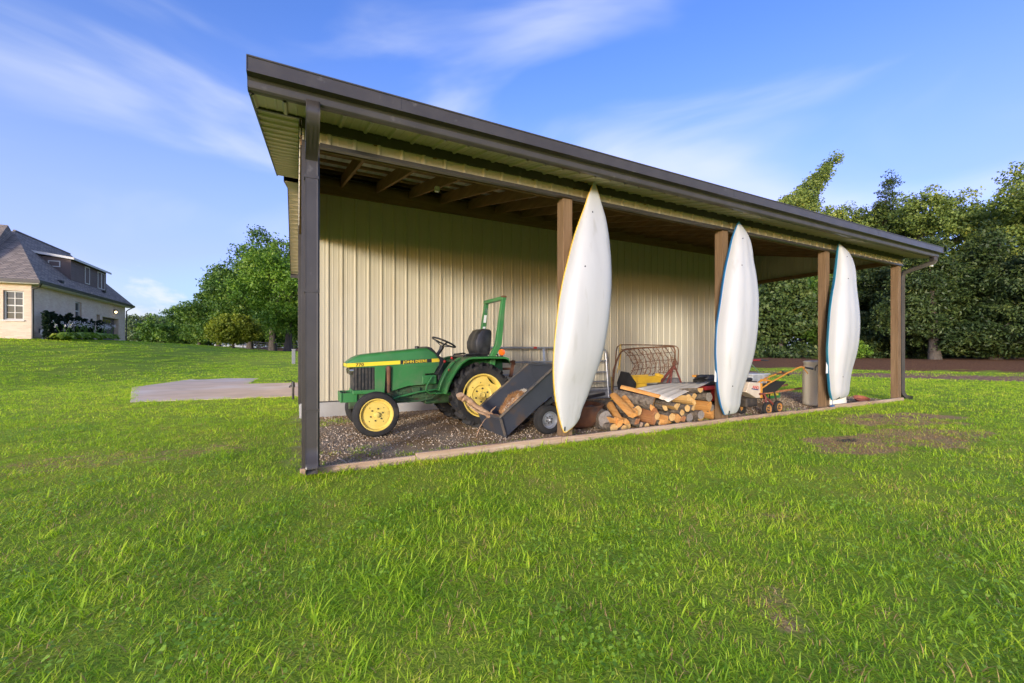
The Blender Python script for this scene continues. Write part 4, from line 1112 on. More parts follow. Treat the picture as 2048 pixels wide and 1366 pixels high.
# ---------------------------------------------------------------- tube gate leaning on the wall
gate = thing('tube_gate', 'galvanised tube farm gate leaning on the tan wall behind the cart and kayak', 'gate', (3.1, 3.42, 0))
GL, GH = 3.42, 1.19
def gp(x, h): return (x, .12 * (h / GH) - .06, h + .03)
rail = []
for a in range(7): t = math.pi / 2 * a / 6; rail.append(gp(.12 - .12 * math.sin(t) if False else .12 * (1 - math.sin(t)), GH - .12 + .12 * math.cos(t) if False else GH - .12 * (1 - math.cos(t))))
outer = [gp(0, 0)] + [gp(.14 - .14 * math.cos(math.pi / 2 * k / 6), GH - .14 + .14 * math.sin(math.pi / 2 * k / 6)) for k in range(7)] + [gp(GL - .14 + .14 * math.sin(math.pi / 2 * k / 6), GH - .14 + .14 * math.cos(math.pi / 2 * k / 6)) for k in range(7)] + [gp(GL, 0)]
MB().tube(outer, .022, 10).build('gate_frame', 'galvpipe', gate, 50)
for h in (.02, .2, .4, .62, .88):
    MB().tube([gp(.02, h), gp(GL - .02, h)], .019, 10).build('gate_rail', 'galvpipe', gate, 50)
for x in (1.68,):
    MB().beam(gp(x, 0), gp(x, GH), .05, .012, (0, 1, 0)).build('gate_brace', 'galvpipe', gate)
MB().cyl(gp(1.42, GH), gp(1.50, GH), .025, .025, 10).build('gate_tape', 'red_paint', gate, 50)
for h in (.35, .95):
    MB().cyl(gp(GL - .02, h), gp(GL + .06, h), .012, .012, 8).build('hinge_pin', 'galvpipe', gate, 50)

# ---------------------------------------------------------------- rusty kettle, bucket, rope
b = MB(); b.lathe([(.02, 0), (.16, .01), (.27, .06), (.335, .15), (.355, .26), (.362, .335), (.385, .345), (.385, .36), (.350, .36), (.345, .27), (.32, .16), (.25, .075), (.02, .03)], (0, 0, 0), (0, 0, 1), 40)
pot = thing('iron_kettle', 'large rusty round iron kettle on the gravel beside the woodpile', 'kettle', (3.72, .78, 0))
b.build('bowl', 'rust', pot, 40)
for a in (-.4, 2.7):
    MB().tube([(math.cos(a) * .36 + math.cos(a + 1.57) * t * .06, math.sin(a) * .36 + math.sin(a + 1.57) * t * .06, .30 - .05 * (1 - t * t)) for t in (-1, -.5, 0, .5, 1)], .012, 8).build('lug', 'rust', pot, 50)
b = MB(); b.lathe([(.001, .0), (.12, 0), (.155, .30), (.165, .305), (.165, .315), (.15, .315), (.118, .01), (.001, .01)], (0, 0, 0), (0, 0, 1), 24)
buck = thing('bucket', 'dark brown plastic bucket standing behind the rusty kettle', 'bucket', (4.22, 1.25, 0)); b.build('pail', M('dark_bucket', (.035, .022, .016), .5), buck, 40)
MB().tube([(.155 * math.cos(t), .155 * math.sin(t) * .4 - .09, .29 - .05 * math.sin(t)) for t in [math.pi * k / 10 for k in range(11)]], .004, 6).build('bail', 'grime', buck, 50)
b = MB()
for k in range(7):
    pts = [(4.42 + .62 * i / 7, 1.22 + .015 * math.sin(i * 1.3 + k) + .018 * (k % 3), .262 + .012 * (k // 2) + .018 * math.sin(i * .9 + k * .7) + .004 * i) for i in range(8)]
    b.tube(pts, .0075, 6)
tag(b.build('rope_hank', 'rope_yellow', None, 50), 'hank of yellow rope lying on top of a grey log behind the kettle', 'rope')

# ---------------------------------------------------------------- firewood
logs = []
def roundlog(p, q, r, seed, mats, name='log', half=None, squash=1.0):
    """log from p (cut end seen) to q; half = (a0, a1) keeps a wedge of the round (split log)"""
    g = np.random.default_rng(seed); p, q = Vector(p), Vector(q); mid = Vector((p.x, p.y, min(p.z, q.z)))
    d = (q - p).normalized(); a = d.cross(Vector((0, 0, 1))).normalized(); c = a.cross(d)
    n = 18 if half is None else 9
    ph = g.uniform(0, 6.28, 3); b = MB(); rings = []
    for k in range(6):
        f = k / 5; ctr = p.lerp(q, f) - mid; rr = r * (1 + .05 * math.sin(f * 5 + ph[0]))
        ring = []
        angs = [2 * math.pi * j / n for j in range(n)] if half is None else [half[0] + (half[1] - half[0]) * j / (n - 1) for j in range(n)]
        for t in angs:
            w = rr * (1 + .05 * math.sin(2 * t + ph[1]) + .04 * math.sin(5 * t + ph[2] + f * 2) + .02 * g.normal())
            ring.append(ctr + a * (math.cos(t) * w) + c * (math.sin(t) * w * squash))
        if half is not None:
            ring.append(ctr + (a + c) * (r * .06 * math.sin(f * 4 + ph[0])))
        rings.append(ring)
    m = len(rings[0]); o = 0
    vs = [v for rg in rings for v in rg]
    b.v = [tuple(v) for v in vs]
    for k in range(5):
        for j in range(m):
            j2 = (j + 1) % m
            b.f.append((k * m + j, k * m + j2, (k + 1) * m + j2, (k + 1) * m + j))
            b.m.append(0 if half is None or (j < m - 2) else 2)
    b.f.append(tuple(range(m))); b.m.append(1)
    b.f.append(tuple(5 * m + j for j in range(m))[::-1]); b.m.append(1)
    ob = b.build(name, mats, None, 40, loc=mid)
    return ob
LOGS = [(4.4, .276, .079, 'r'), (4.75, .177, .052, 'r'), (5.04, .144, .059, 'r'), (5.36, .181, .049, 'r'), (5.42, .25, .055, 'r'), (5.7, .53, .075, 'h'), (5.88, .409, .075, 'g'), (5.58, .425, .068, 's'), (5.38, .399, .073, 's'), (5.17, .29, .084, 's'), (5.01, .288, .059, 's'), (5.21, .119, .096, 'o'), (4.58, .178, .103, 'b'), (4.86, .099, .07, 'o'), (3.97, .15, .088, 'o'), (4.14, .16, .07, 'o'), (3.92, .066, .066, 'r'), (4.08, .055, .055, 'r'), (4.24, .056, .056, 'r'), (4.52, .048, .048, 'r'), (5.04, .048, .048, 'o'), (5.56, .241, .06, 's'), (5.69, .134, .068, 'g'), (5.8, .27, .088, 'o'), (5.98, .225, .057, 'g'), (5.94, .115, .085, 'o'), (6.12, .19, .07, 'o'), (5.79, .066, .066, 'r'), (6.06, .06, .06, 'b'), (4.78, .291, .064, 'o'), (5.51, .343, .06, 's'), (4.9, .05, .05, 'r'), (4.38, .12, .06, 'b'), (5.36, .07, .07, 'b'), (5.54, .08, .075, 'g')]
KINDW = {'r': 'pale round', 'h': 'pale half-round', 'g': 'grey weathered round', 's': 'pale split', 'b': 'reddish-brown split', 'o': 'orange split'}
order = sorted(range(len(LOGS)), key=lambda k: LOGS[k][0])
kind_seen = {}
kind_tot = {}
for k in order: kind_tot[LOGS[k][3]] = kind_tot.get(LOGS[k][3], 0) + 1
ORD = ['first', 'second', 'third', 'fourth', 'fifth', 'sixth', 'seventh', 'eighth', 'ninth', 'tenth', 'eleventh', 'twelfth', 'thirteenth', 'fourteenth']
for k in order:
    t, z, r, kd = LOGS[k]
    kind_seen[kd] = kind_seen.get(kd, 0) + 1
    lab = '%s firewood log, %s of its kind from the left along the stack' % (KINDW[kd], ORD[kind_seen[kd] - 1]) if kind_tot[kd] > 1 else '%s firewood log at the upper right of the stack' % KINDW[kd]
    yj = .20 + random.uniform(-.03, .08); ln = random.uniform(.36, .46); dx = random.uniform(-.05, .05); dz = random.uniform(-.02, .02)
    z = max(z, r * .9)
    if kd in 'rg':
        o = roundlog((t, yj, z), (t + dx, yj + ln, max(z + dz, r)), r, k, ['bark', 'cutwood' if kd == 'r' else 'greywood', 'splitwood'])
    elif kd == 'h':
        o = roundlog((t, yj, z + .03), (t + dx, yj + ln, z + dz), r, k, ['bark', 'cutwood', 'cutwood'], half=(math.pi, 2 * math.pi))
    else:
        a0 = random.uniform(0, 6.28); sp = random.uniform(1.5, 2.4)
        cm = {'s': 'cutwood', 'b': 'brownwood', 'o': 'splitwood'}[kd]
        off = Vector((-math.cos(a0 + sp / 2) * -r * .55, 0, -math.sin(a0 + sp / 2) * r * .55))
        o = roundlog((t + off.x, yj, max(z + off.z, r * .5)), (t + dx + off.x, yj + ln, max(z + dz + off.z, r * .5)), r * 1.35, k, ['bark', cm, cm], half=(a0, a0 + sp))
    tag(o, lab, 'log', 'firewood logs stacked at the lean-to edge')
# hidden inner rows that carry the sheet
for k in range(16):
    t = 4.35 + (k % 8) * .23; row = k // 8
    o = roundlog((t, .72 + .02 * (k % 3), .09 + .17 * row), (t + .03, 1.16, .09 + .17 * row), .085, 200 + k, ['bark', 'greywood', 'splitwood'])
    tag(o, 'barked firewood log in the %s rear row, %s from the left' % (('lower', 'upper')[row], ORD[k % 8]), 'log', 'firewood logs stacked at the lean-to edge')
def special(p, q, r, seed, half, cm, lab):
    tag(roundlog(p, q, r, seed, ['bark' if 'barked split' in lab else cm, cm, cm], half=half), lab, 'log', 'firewood logs stacked at the lean-to edge')
special((4.79, .30, .36), (4.44, .80, .46), .085, 61, (math.pi * .25, math.pi * 1.5), 'splitwood', 'thick dark-barked split log lying across the left top of the stack')
special((4.95, .34, .42), (4.62, .84, .54), .06, 62, (math.pi * .1, math.pi * .95), 'splitwood', 'long orange split lying on the thick barked log')
special((4.34, .17, .22), (4.56, .70, .42), .085, 63, (math.pi * .55, math.pi * 1.15), 'splitwood', 'orange split leaning on the stack end, right of the leaning three')
special((4.21, .13, .20), (4.38, .74, .43), .080, 64, (math.pi * .25, math.pi * .9), 'splitwood', 'orange split leaning on the stack end, middle of the leaning three')
special((4.04, .17, .11), (4.30, .70, .30), .075, 65, (math.pi * .45, math.pi * 1.25), 'splitwood', 'orange split leaning on the stack end, left of the leaning three')
tag(roundlog((3.90, .36, .17), (3.98, .82, .20), .12, 66, ['bark', 'greywood', 'splitwood']), 'black lichen-spotted log between the kettle and the stack', 'log', 'firewood logs stacked at the lean-to edge')
tag(roundlog((4.33, 1.0, .14), (4.98, 1.18, .16), .10, 67, ['greywood', 'greywood', 'greywood']), 'grey barkless log lying behind the leaning orange splits', 'log', 'firewood logs stacked at the lean-to edge')
b = MB().obox((4.36, .14, .06), (.03, .035, .16), (R(20), R(-35), R(30))); tag(b.build('wood_stick', 'timber', None), 'small pale split stick leaning at the foot of the stack', 'stick')
# ribbed cream sheet lying over the stack
b = MB(); A_, B_, C_, D_ = Vector((4.86, .78, .535)), Vector((4.92, .14, .385)), Vector((6.50, .62, .60)), Vector((6.30, 1.25, .56))
n = 30; rows_ = []
for i in range(n + 1):
    f = i / n; p, q = A_.lerp(B_, f), D_.lerp(C_, f)
    zb = .010 if (i % 6) in (2, 3) else 0
    rows_.append([p.lerp(q, s) + Vector((0, 0, zb + .012 * math.sin(s * 5) + (.03 * (f - .6) * s if f > .6 else 0))) for s in np.linspace(0, 1, 9)])
b.loft(rows_, False, False)
o = b.build('metal_sheet', 'cream', None, 30); so = o.modifiers.new('sheet', 'SOLIDIFY'); so.thickness = .0015
tag(o, 'cream ribbed metal sheet lying over the top of the firewood stack', 'sheet')

# ---------------------------------------------------------------- rusty frame with tangled wire mesh
net = thing('wire_mesh_frame', 'rusty tube frame with sagging wire mesh behind the firewood stack', 'frame', (6.9, 2.6, 0))
ON = Vector((6.9, 2.6, 0))
def sub(pts): return [Vector(p) - ON for p in pts]
bf = [(6.24, 2.9, .02), (6.26, 2.9, .4), (6.317, 2.9, .815), (6.345, 2.9, 1.15), (6.38, 2.9, 1.24), (6.458, 2.9, 1.286), (7.087, 2.9, 1.29), (8.098, 2.9, 1.279), (8.24, 2.9, 1.265), (8.32, 2.9, 1.22), (8.343, 2.9, 1.14), (8.30, 2.88, .80)]
ff = [(5.885, 2.5, .02), (5.89, 2.5, .3), (5.916, 2.5, .742), (6.0, 2.5, .93), (6.062, 2.5, 1.04), (6.12, 2.5, 1.12), (6.20, 2.5, 1.17), (6.30, 2.5, 1.187), (6.823, 2.5, 1.22), (7.647, 2.5, 1.253), (7.72, 2.5, 1.235), (7.765, 2.5, 1.16), (7.75, 2.5, .80)]
MB().tube(sub(bf), .013, 8).build('rear_tube', 'rust_tube', net, 50)
MB().tube(sub(ff), .019, 10).build('front_tube', 'rust_tube', net, 50)
for (p, q, r_) in (((6.86, 2.25, .30), (7.62, 2.42, .80), .028), ((6.98, 2.15, .20), (7.60, 2.40, .80), .022), ((7.66, 2.42, .80), (8.12, 2.45, .02), .020), ((7.62, 2.42, .72), (7.66, 2.42, .92), .035), ((7.64, 2.45, .80), (8.28, 2.86, .85), .015), ((7.60, 2.42, .78), (7.45, 2.42, .05), .016)):
    MB().cyl(Vector(p) - ON, Vector(q) - ON, r_, r_, 8).build('support_leg', 'redrust', net, 50)
gn = np.random.default_rng(3)
def mesh_pt(u, v):      # u along, v from top (0) to sagging bottom (1)
    x = 6.18 + u * 1.46 + .16 * math.sin(v * 3.1) * (1 - u) + .05 * v
    return Vector((x, 2.53 - .16 * math.sin(v * 2.2), 1.19 + .06 * u - v * (.62 - .02 * u)))
wires = MB(); thin = MB()
for k in range(11):
    u = k / 10
    wires.tube([mesh_pt(u + gn.normal(0, .006), v) - ON + Vector((gn.normal(0, .014), 0, 0)) for v in np.linspace(0, 1.0, 8)], .009, 6)
for k in range(4):
    v = (.22, .48, .72, .95)[k]
    wires.tube([mesh_pt(u, v + gn.normal(0, .010)) - ON for u in np.linspace(-.04, .97, 12)], .0065, 6)
for k in range(260):
    u, v = gn.uniform(0, .97), gn.uniform(.05, .95)
    p = mesh_pt(u, v) - ON; pts = [p]
    d = gn.uniform(0, 6.28)
    for s in range(4):
        d += gn.normal(0, .8); pts.append(pts[-1] + Vector((math.cos(d) * .028, gn.normal(0, .008), math.sin(d) * .028)))
    thin.tube(pts, .0036, 4)
wires.build('mesh_wires', 'rust', net, 50); tag(thin.build('tangled_wire', 'rust_tube', net, 50), kind='stuff')
b = MB(); b.tube(sub([(6.46, 2.88, 1.30), (6.45, 2.86, 1.10), (6.40, 2.84, .92), (6.36, 2.80, .72)]), .010, 6); b.tube(sub([(6.40, 2.86, 1.27), (6.42, 2.86, 1.0), (6.38, 2.84, .85), (6.28, 2.8, .66)]), .008, 6)
tag(b.build('rope_ends', 'rope_yellow', net, 50), 'yellow rope hanging on the frame')
tag(MB().tube([(5.93, 2.2, .50), (5.90, 2.2, .42), (5.83, 2.2, .335), (5.735, 2.2, .285), (5.65, 2.2, .295), (5.60, 2.2, .36), (5.61, 2.2, .50), (5.64, 2.25, .62)], .014, 8).build('hose_loop', M('brass_hose', (.33, .23, .05), .5), None, 50), 'loop of brownish hose hanging left of the firewood stack', 'hose')
# yellow chute with black end plate sitting in the frame
chu = thing('yellow_chute', 'yellow metal chute with black end plate standing in the rusty frame', 'chute', (6.2, 2.05, .0))
b = MB(); b.loft([[(x, y, z) for y, z in ((-.16, .50), (-.20, .64), (-.185, .645), (-.145, .515), (.145, .515), (.185, .645), (.20, .64), (.16, .50))] for x in (-.34, .22, .44)]); b.build('trough', 'yellow_paint', chu, 30)
MB().box(-.30, .10, -.13, .13, .36, .50).build('housing', 'yellow_paint', chu, bevel=.02)
b = MB(); b.prism([(-.26, .30), (-.30, .52), (-.10, .72), (.10, .74), (.22, .50), (.16, .28)], -.40, -.36, 0); b.build('end_plate', 'black', chu, bevel=.004)
b = MB()
for dx in (-.22, .08): b.box(dx - .02, dx + .02, -.15, -.11, 0, .40); b.box(dx - .02, dx + .02, .11, .15, 0, .40)
b.build('stand', 'redrust', chu)
MB().obox((.40, -.16, .64), (.16, .10, .07), (0, R(15), 0)).build('spout_lip', 'yellow_paint', chu, bevel=.01)
b = MB(); b.loft([[(5.9 + .05 + i * .20, 1.86 + .09 * math.cos(t) , .30 + .075 * math.sin(t)) for t in [2 * math.pi * k / 12 for k in range(12)]] for i in range(5)])
tag(b.build('rolled_tarp', M('rolled_brown_tarp', (.10, .035, .03), .7, 0, (.18, .09, .07), 9, (1, 6, 6), bump=.5, bscale=8, bdist=.02), None, 50), 'rolled dark reddish tarp lying behind the cream sheet', 'tarp')
for (p, q, r_, sd, lab) in (((7.62, 2.75, .36), (8.22, 2.85, .36), .13, 71, 'grey bark log lying behind the legs of the rusty frame'), ((6.70, 1.70, .36), (7.0, 2.2, .36), .11, 72, 'grey cut log end below the rusty frame')):
    tag(roundlog(p, q, r_, sd, ['greywood', 'greywood', 'greywood']), lab, 'log')
tag(roundlog((7.55, 2.7, .12), (8.3, 2.8, .12), .12, 73, ['bark', 'greywood', 'greywood']), 'bark-covered log on the gravel under the grey log behind the frame', 'log')
tag(roundlog((6.72, 1.72, .12), (7.05, 2.25, .12), .125, 74, ['bark', 'greywood', 'greywood']), 'bark-covered log on the gravel under the cut grey log', 'log')

# ---------------------------------------------------------------- red and black engine machine behind the second kayak
red = thing('motor_tiller', 'red engine-driven machine with black motor behind the post at the woodpile end', 'machine', (6.95, 1.05, 0))
MB().box(-.30, .34, -.22, .22, .42, .50).build('deck', 'red_paint', red, bevel=.02)
MB().box(-.02, .34, -.24, -.10, .20, .44).build('side_cover', 'red_paint', red, bevel=.03)
MB().box(-.18, .20, -.17, .17, .50, .62).build('engine', 'black', red, bevel=.03)
MB().cyl((0.02, 0, .60), (0.02, 0, .69), .14, .12, 18).build('recoil_cover', 'black', red, 40)
MB().tube([(-.34, -.05, .66), (-.20, -.05, .67), (.12, -.06, .66)], .035, 8).build('air_cleaner', 'black', red, 40)
MB().cyl((.16, -.19, .50), (.16, -.19, .62), .045, .045, 12).build('muffler', 'chrome', red, 40)
MB().lathe([(.012, 0), (.012, .008), (.001, .01)], (.18, -.24, .37), (0, -1, 0), 8).build('bolt', 'chrome', red)
MB().box(-.36, -.24, -.05, .03, .66, .70).build('throttle', 'orange_paint', red, bevel=.006)
for sd in (-1, 1):
    wheel(red, (.15, sd * .26, .15), .15, .08, .07, 'machine_wheel', ('rubber', 'grey_rim'), sd)
b = MB(); b.box(-.28, -.22, -.03, .03, 0, .42); b.box(-.05, .20, -.26, .26, .13, .17); b.box(.05, .2, -.1, .1, .14, .42); b.build('chassis', 'grime', red)

# ---------------------------------------------------------------- bed edger with orange handlebars
ed = thing('bed_edger', 'cream and orange walk-behind bed edger with long handlebars between the two blue kayaks', 'edger', (7.55, .32, 0))
OE = Vector((7.55, .32, 0))
def e_(p): return Vector(p) - OE
BODY = [(-.52, .42), (-.42, .60), (-.10, .575), (-.10, .30), (-.22, .30), (-.42, .385)]
MB().prism(BODY, -.02, .20, 1).build('belt_cover', 'cream_paint', ed, bevel=.012)
MB().prism([(-.105, .57), (-.06, .56), (-.055, .30), (-.105, .295)], -.03, .21, 1).build('cover_edge', 'orange_paint', ed, bevel=.004)

MAT['red_ink'] = M('red_ink', (.5, .04, .05), .5); MAT['navy_ink'] = M('navy_ink', (.02, .03, .14), .5)
lettering('AND', .075, 'red_ink', ed, (-.345, -.0235, .485), (R(90), R(8), 0), 1.15, .001)
MB().obox((-.27, -.022, .462), (.20, .003, .018), (0, R(8), 0)).build('underline', 'navy_ink', ed)
MB().box(-.45, -.12, .02, .30, .14, .30).build('cutter_housing', 'grime', ed, bevel=.02)
MB().box(-.40, -.10, .05, .30, .56, .60).build('engine_base', 'grime', ed)
MB().box(-.38, -.12, .10, .36, .60, .66).build('engine', 'black', ed, bevel=.03)
for dy in (-.03, .17):
    pts = [e_((7.44, .35 + dy, .34)), e_((7.455, .35 + dy, .447)), e_((7.60, .35 + dy, .50)), e_((7.748, .35 + dy, .558)), e_((8.054, .35 + dy, .645)), e_((8.337, .35 + dy, .735 if dy < 0 else .70))]
    if dy < 0: pts += [e_((8.44, .32, .752)), e_((8.60, .32, .805)), e_((8.754, .32, .836)), e_((8.90, .31, .828))]
    else: pts += [e_((8.50, .53, .745))]
    MB().tube(pts, .015, 8).build('handlebar', 'orange_paint', ed, 50)
MB().cyl(e_((8.88, .31, .825)), e_((9.16, .30, .79)), .020, .022, 10).build('grip', 'black', ed, 50)
MB().cyl(e_((8.48, .53, .745)), e_((8.74, .53, .67)), .020, .022, 10).build('grip', 'black', ed, 50)
MB().tube([e_((8.86, .32, .81)), e_((8.95, .32, .75)), e_((9.04, .33, .70))], .010, 6).build('clutch_lever', 'orange_paint', ed, 50)
MB().beam(e_((7.80, .33, .60)), e_((7.80, .52, .60)), .02, .03).build('crossbar', 'orange_paint', ed)
MB().beam(e_((8.3, .33, .73)), e_((8.3, .52, .70)), .02, .03).build('crossbar', 'rust', ed)
b = MB(); b.tube([e_((7.40, .30, .37)), e_((7.50, .28, .37)), e_((7.545, .27, .32)), e_((7.545, .26, .20)), e_((7.45, .22, .125))], .020, 8); b.tube([e_((7.54, .27, .30)), e_((7.63, .27, .265)), e_((7.78, .26, .15)), e_((7.82, .25, .12))], .022, 8); b.tube([e_((7.50, .33, .36)), e_((7.60, .33, .28)), e_((7.56, .33, .2))], .010, 6)
b.build('wheel_arm', 'redrust', ed, 50)
MAT['rim_orange'] = M('rusty_orange_rim', (.50, .25, .06), .55, 0, (.30, .13, .04), 9)
wheel(ed, e_((7.43, .17, .118)), .118, .07, .078, 'edger_wheel', ('rubber', 'rim_orange'), -1)
wheel(ed, e_((7.84, .22, .118)), .118, .07, .078, 'edger_wheel', ('rubber', 'rim_orange'), -1)
wheel(ed, e_((7.20, .50, .118)), .118, .07, .078, 'edger_wheel', ('rubber', 'rim_orange'), 1)

# ---------------------------------------------------------------- wheelbarrow with lidded tub behind the edger
wb = thing('wheelbarrow', 'dark wheelbarrow with long wooden handles standing behind the bed edger', 'wheelbarrow', (9.3, 1.45, 0))
b = MB()
rt = [[(-.72, -.30, .44), (.42, -.33, .46), (.42, .33, .46), (-.72, .30, .44)], [(-.50, -.20, .22), (.18, -.24, .24), (.18, .24, .24), (-.50, .20, .22)]]
b.loft(rt[::-1], True, False); b.add(rt[1], [(0, 1, 2, 3)])
o = b.build('tray', M('dark_tray', (.03, .032, .035), .5), wb); so = o.modifiers.new('sheet', 'SOLIDIFY'); so.thickness = .004
for sd in (-1, 1):
    MB().beam((-.85, sd * .12, .17), (1.60, sd * .30, .30), .035, .045).build('handle', 'brownwood', wb, bevel=.004)
    b = MB(); b.beam((.15, sd * .22, .24), (.22, sd * .24, .0), .02, .03); b.build('leg', 'grime', wb)
wheel(wb, (-.85, 0, .17), .17, .08, .09, 'barrow_wheel', ('rubber', 'grey_rim'), -1)
tub = thing('storage_tub', 'cloudy plastic tub with white lid sitting in the dark wheelbarrow', 'tub', (8.95, 1.42, .40))
b = MB(); b.loft([[(sx * .30 * s, sy * .20 * s, z) for sx, sy in ((-1, -1), (1, -1), (1, 1), (-1, 1))] for s, z in ((.86, 0), (.98, .22), (1.0, .225))]); b.build('box', 'clear_tub', tub, bevel=.02)
MB().box(-.325, .325, -.22, .22, .225, .25).build('lid', 'lid', tub, bevel=.012)
MB().obox((.16, -.195, .11), (.10, .004, .12), (R(6), 0, 0)).build('sticker', M('tub_sticker', (.6, .5, .25), .5, 0, (.55, .2, .15), 14), tub)
sp = thing('spreader', 'green spreader plate with yellow lettering standing behind the edger wheels', 'spreader', (10.05, 1.60, 0))
b = MB(); b.box(-.26, .26, -.012, .012, .02, .16); b.build('name_plate', 'green', sp, bevel=.003)
lettering('JOHN DEERE', .075, 'decal_yellow', sp, (-.235, -.015, .085), (R(90), 0, 0), .98, .001)
b = MB(); b.loft([[(sx * .22 * s, .2 + sy * .16 * s, z) for sx, sy in ((-1, -1), (1, -1), (1, 1), (-1, 1))] for s, z in ((.5, .04), (.9, .17))]); b.build('hopper', 'dark_green', sp)
MB().tube([(-.18, -.02, .02), (-.20, -.02, .20), (-.22, .02, .32)], .018, 6).build('push_bar', 'black', sp)
MB().cyl((-.25, .2, .06), (.25, .2, .06), .06, .06, 12).build('roller', 'black', sp, 40)
lop = thing('lopping_shears', 'long-handled shears with red and black grips propped behind the second kayak', 'shears', (10.25, 2.2, .55))
MB().cyl((-.1, 0, .36), (.26, 0, .363), .022, .02, 8).build('red_grip', 'red_paint', lop, 40); MB().cyl((.26, 0, .363), (.60, 0, .34), .016, .012, 8).build('black_grip', 'black', lop, 40)
MB().cyl((-.1, 0, .36), (-.5, .1, -.55), .014, .014, 8).build('shaft', 'greywood', lop, 40)
tag(MB().tube([(8.82, 1.44, .95), (8.95, 1.42, .84), (9.20, 1.40, .655)], .012, 6).build('garden_stake', M('green_stake', (.12, .2, .09), .6), None, 50), 'thin pale green stake leaning on the storage tub', 'stake')

# ---------------------------------------------------------------- tan plastic barrel, saucers by the far post
bar = thing('plastic_barrel', 'tall off-white plastic barrel standing behind the fourth post', 'barrel', (9.86, .44, 0))
prof = [(.001, 0), (.36, 0), (.378, .02), (.382, .12), (.374, .14), (.376, .40), (.372, .66), (.36, .78), (.345, .845), (.352, .86), (.352, .90), (.335, .91), (.32, .89), (.31, .70), (.001, .68)]
MB().lathe(prof, (0, 0, 0), (0, 0, 1), 40).build('drum', 'barrel', bar, 35)
MB().lathe([(.34, .905), (.365, .90), (.365, .925), (.32, .94), (.001, .945)], (0, 0, 0), (0, 0, 1), 40).build('rim_band', 'barrel', bar, 35)
MB().tube([(-.36, -.06, .86), (-.395, -.05, .84), (-.395, -.03, .78), (-.365, -.02, .75)], .012, 8).build('handle', 'greywood', bar, 50)
ring = MB(); ring.lathe([(.10, 0), (.165, .0), (.175, .02), (.16, .045), (.115, .05), (.098, .03), (.10, 0)], (0, 0, 0), (0, 0, 1), 28)
tag(ring.build('tyre_ring', 'rubber', None, 40, loc=(10.55, .25, .002)), 'small black rubber ring lying on the ground near the last post', 'ring')
sa = MB(); sa.lathe([(.001, .0), (.11, 0), (.15, .05), (.155, .055), (.14, .055), (.105, .012), (.001, .012)], (0, 0, 0), (0, 0, 1), 24)
tag(sa.build('clay_saucer', M('terracotta', (.33, .10, .05), .8, 0, (.22, .07, .04), 8), None, 40, loc=(11.1, .30, .05)), 'reddish clay saucer lying by the boards near the last post', 'saucer').rotation_euler = (R(15), R(-12), 0)
# yard hydrant and grey marker at the gable end
hy = thing('yard_hydrant', 'black yard hydrant with lever handle on the lawn by the barn corner', 'hydrant', (-.13, 6.7, 0))
MB().cyl((0, 0, -.05), (0, 0, .30), .028, .028, 10).build('standpipe', 'grime', hy, 40)
MB().cyl((.0, 0, .30), (0, 0, .42), .045, .035, 10).build('head', 'black', hy, 40)
MB().tube([(0, 0, .42), (-.04, 0, .45), (-.14, 0, .445), (-.17, 0, .43)], .012, 6).build('lever', 'black', hy, 50)
MB().tube([(0, 0, .34), (-.06, 0, .33), (-.075, 0, .29)], .018, 8).build('spout', 'grime', hy, 50)
mk = thing('utility_post', 'grey utility marker post on the far lawn beside the barn corner', 'post', (-.25, 25.0, ground_z(-.25, 25) - .05))
MB().box(-.10, .10, -.07, .07, 0, .92).build('post_body', M('grey_box', (.22, .22, .22), .6), mk, bevel=.015)
MB().box(-.12, .12, -.09, .09, .92, .97).build('cap', M('grey_cap', (.28, .28, .28), .6), mk, bevel=.01)
# ---------------------------------------------------------------- house on the rise at the left
def brick_mat():
    m, t, b = principled('pale_painted_brick'); N, L = t.nodes.new, t.links.new
    co = N('ShaderNodeTexCoord'); geo = N('ShaderNodeNewGeometry')
    sp_ = N('ShaderNodeSeparateXYZ'); L(co.outputs['Object'], sp_.inputs[0])
    ad = N('ShaderNodeMath'); ad.operation = 'ADD'; L(sp_.outputs[0], ad.inputs[0]); L(sp_.outputs[1], ad.inputs[1])
    cb = N('ShaderNodeCombineXYZ'); L(ad.outputs[0], cb.inputs[0]); L(sp_.outputs[2], cb.inputs[1])
    br = N('ShaderNodeTexBrick'); L(cb.outputs[0], br.inputs['Vector'])
    br.inputs['Scale'].default_value = 1.0; br.inputs['Brick Width'].default_value = .21; br.inputs['Row Height'].default_value = .075; br.inputs['Mortar Size'].default_value = .008
    br.inputs['Color1'].default_value = (.74, .56, .42, 1); br.inputs['Color2'].default_value = (.84, .69, .54, 1); br.inputs['Mortar'].default_value = (.78, .66, .53, 1)
    n = N('ShaderNodeTexNoise'); n.inputs['Scale'].default_value = 1.6; n.inputs['Detail'].default_value = 6; L(co.outputs['Object'], n.inputs['Vector'])
    mx = N('ShaderNodeMix'); mx.data_type = 'RGBA'; mx.blend_type = 'MULTIPLY'; L(n.outputs['Fac'], mx.inputs['Factor']); L(br.outputs['Color'], mx.inputs[6]); mx.inputs[7].default_value = (.84, .74, .64, 1)
    L(mx.outputs[2], b.inputs['Base Color']); b.inputs['Roughness'].default_value = .9
    bp = N('ShaderNodeBump'); bp.inputs['Strength'].default_value = .6; bp.inputs['Distance'].default_value = .01; bp.invert = True; L(br.outputs['Fac'], bp.inputs['Height']); L(bp.outputs[0], b.inputs['Normal'])
    return m
MAT['brick'] = brick_mat()
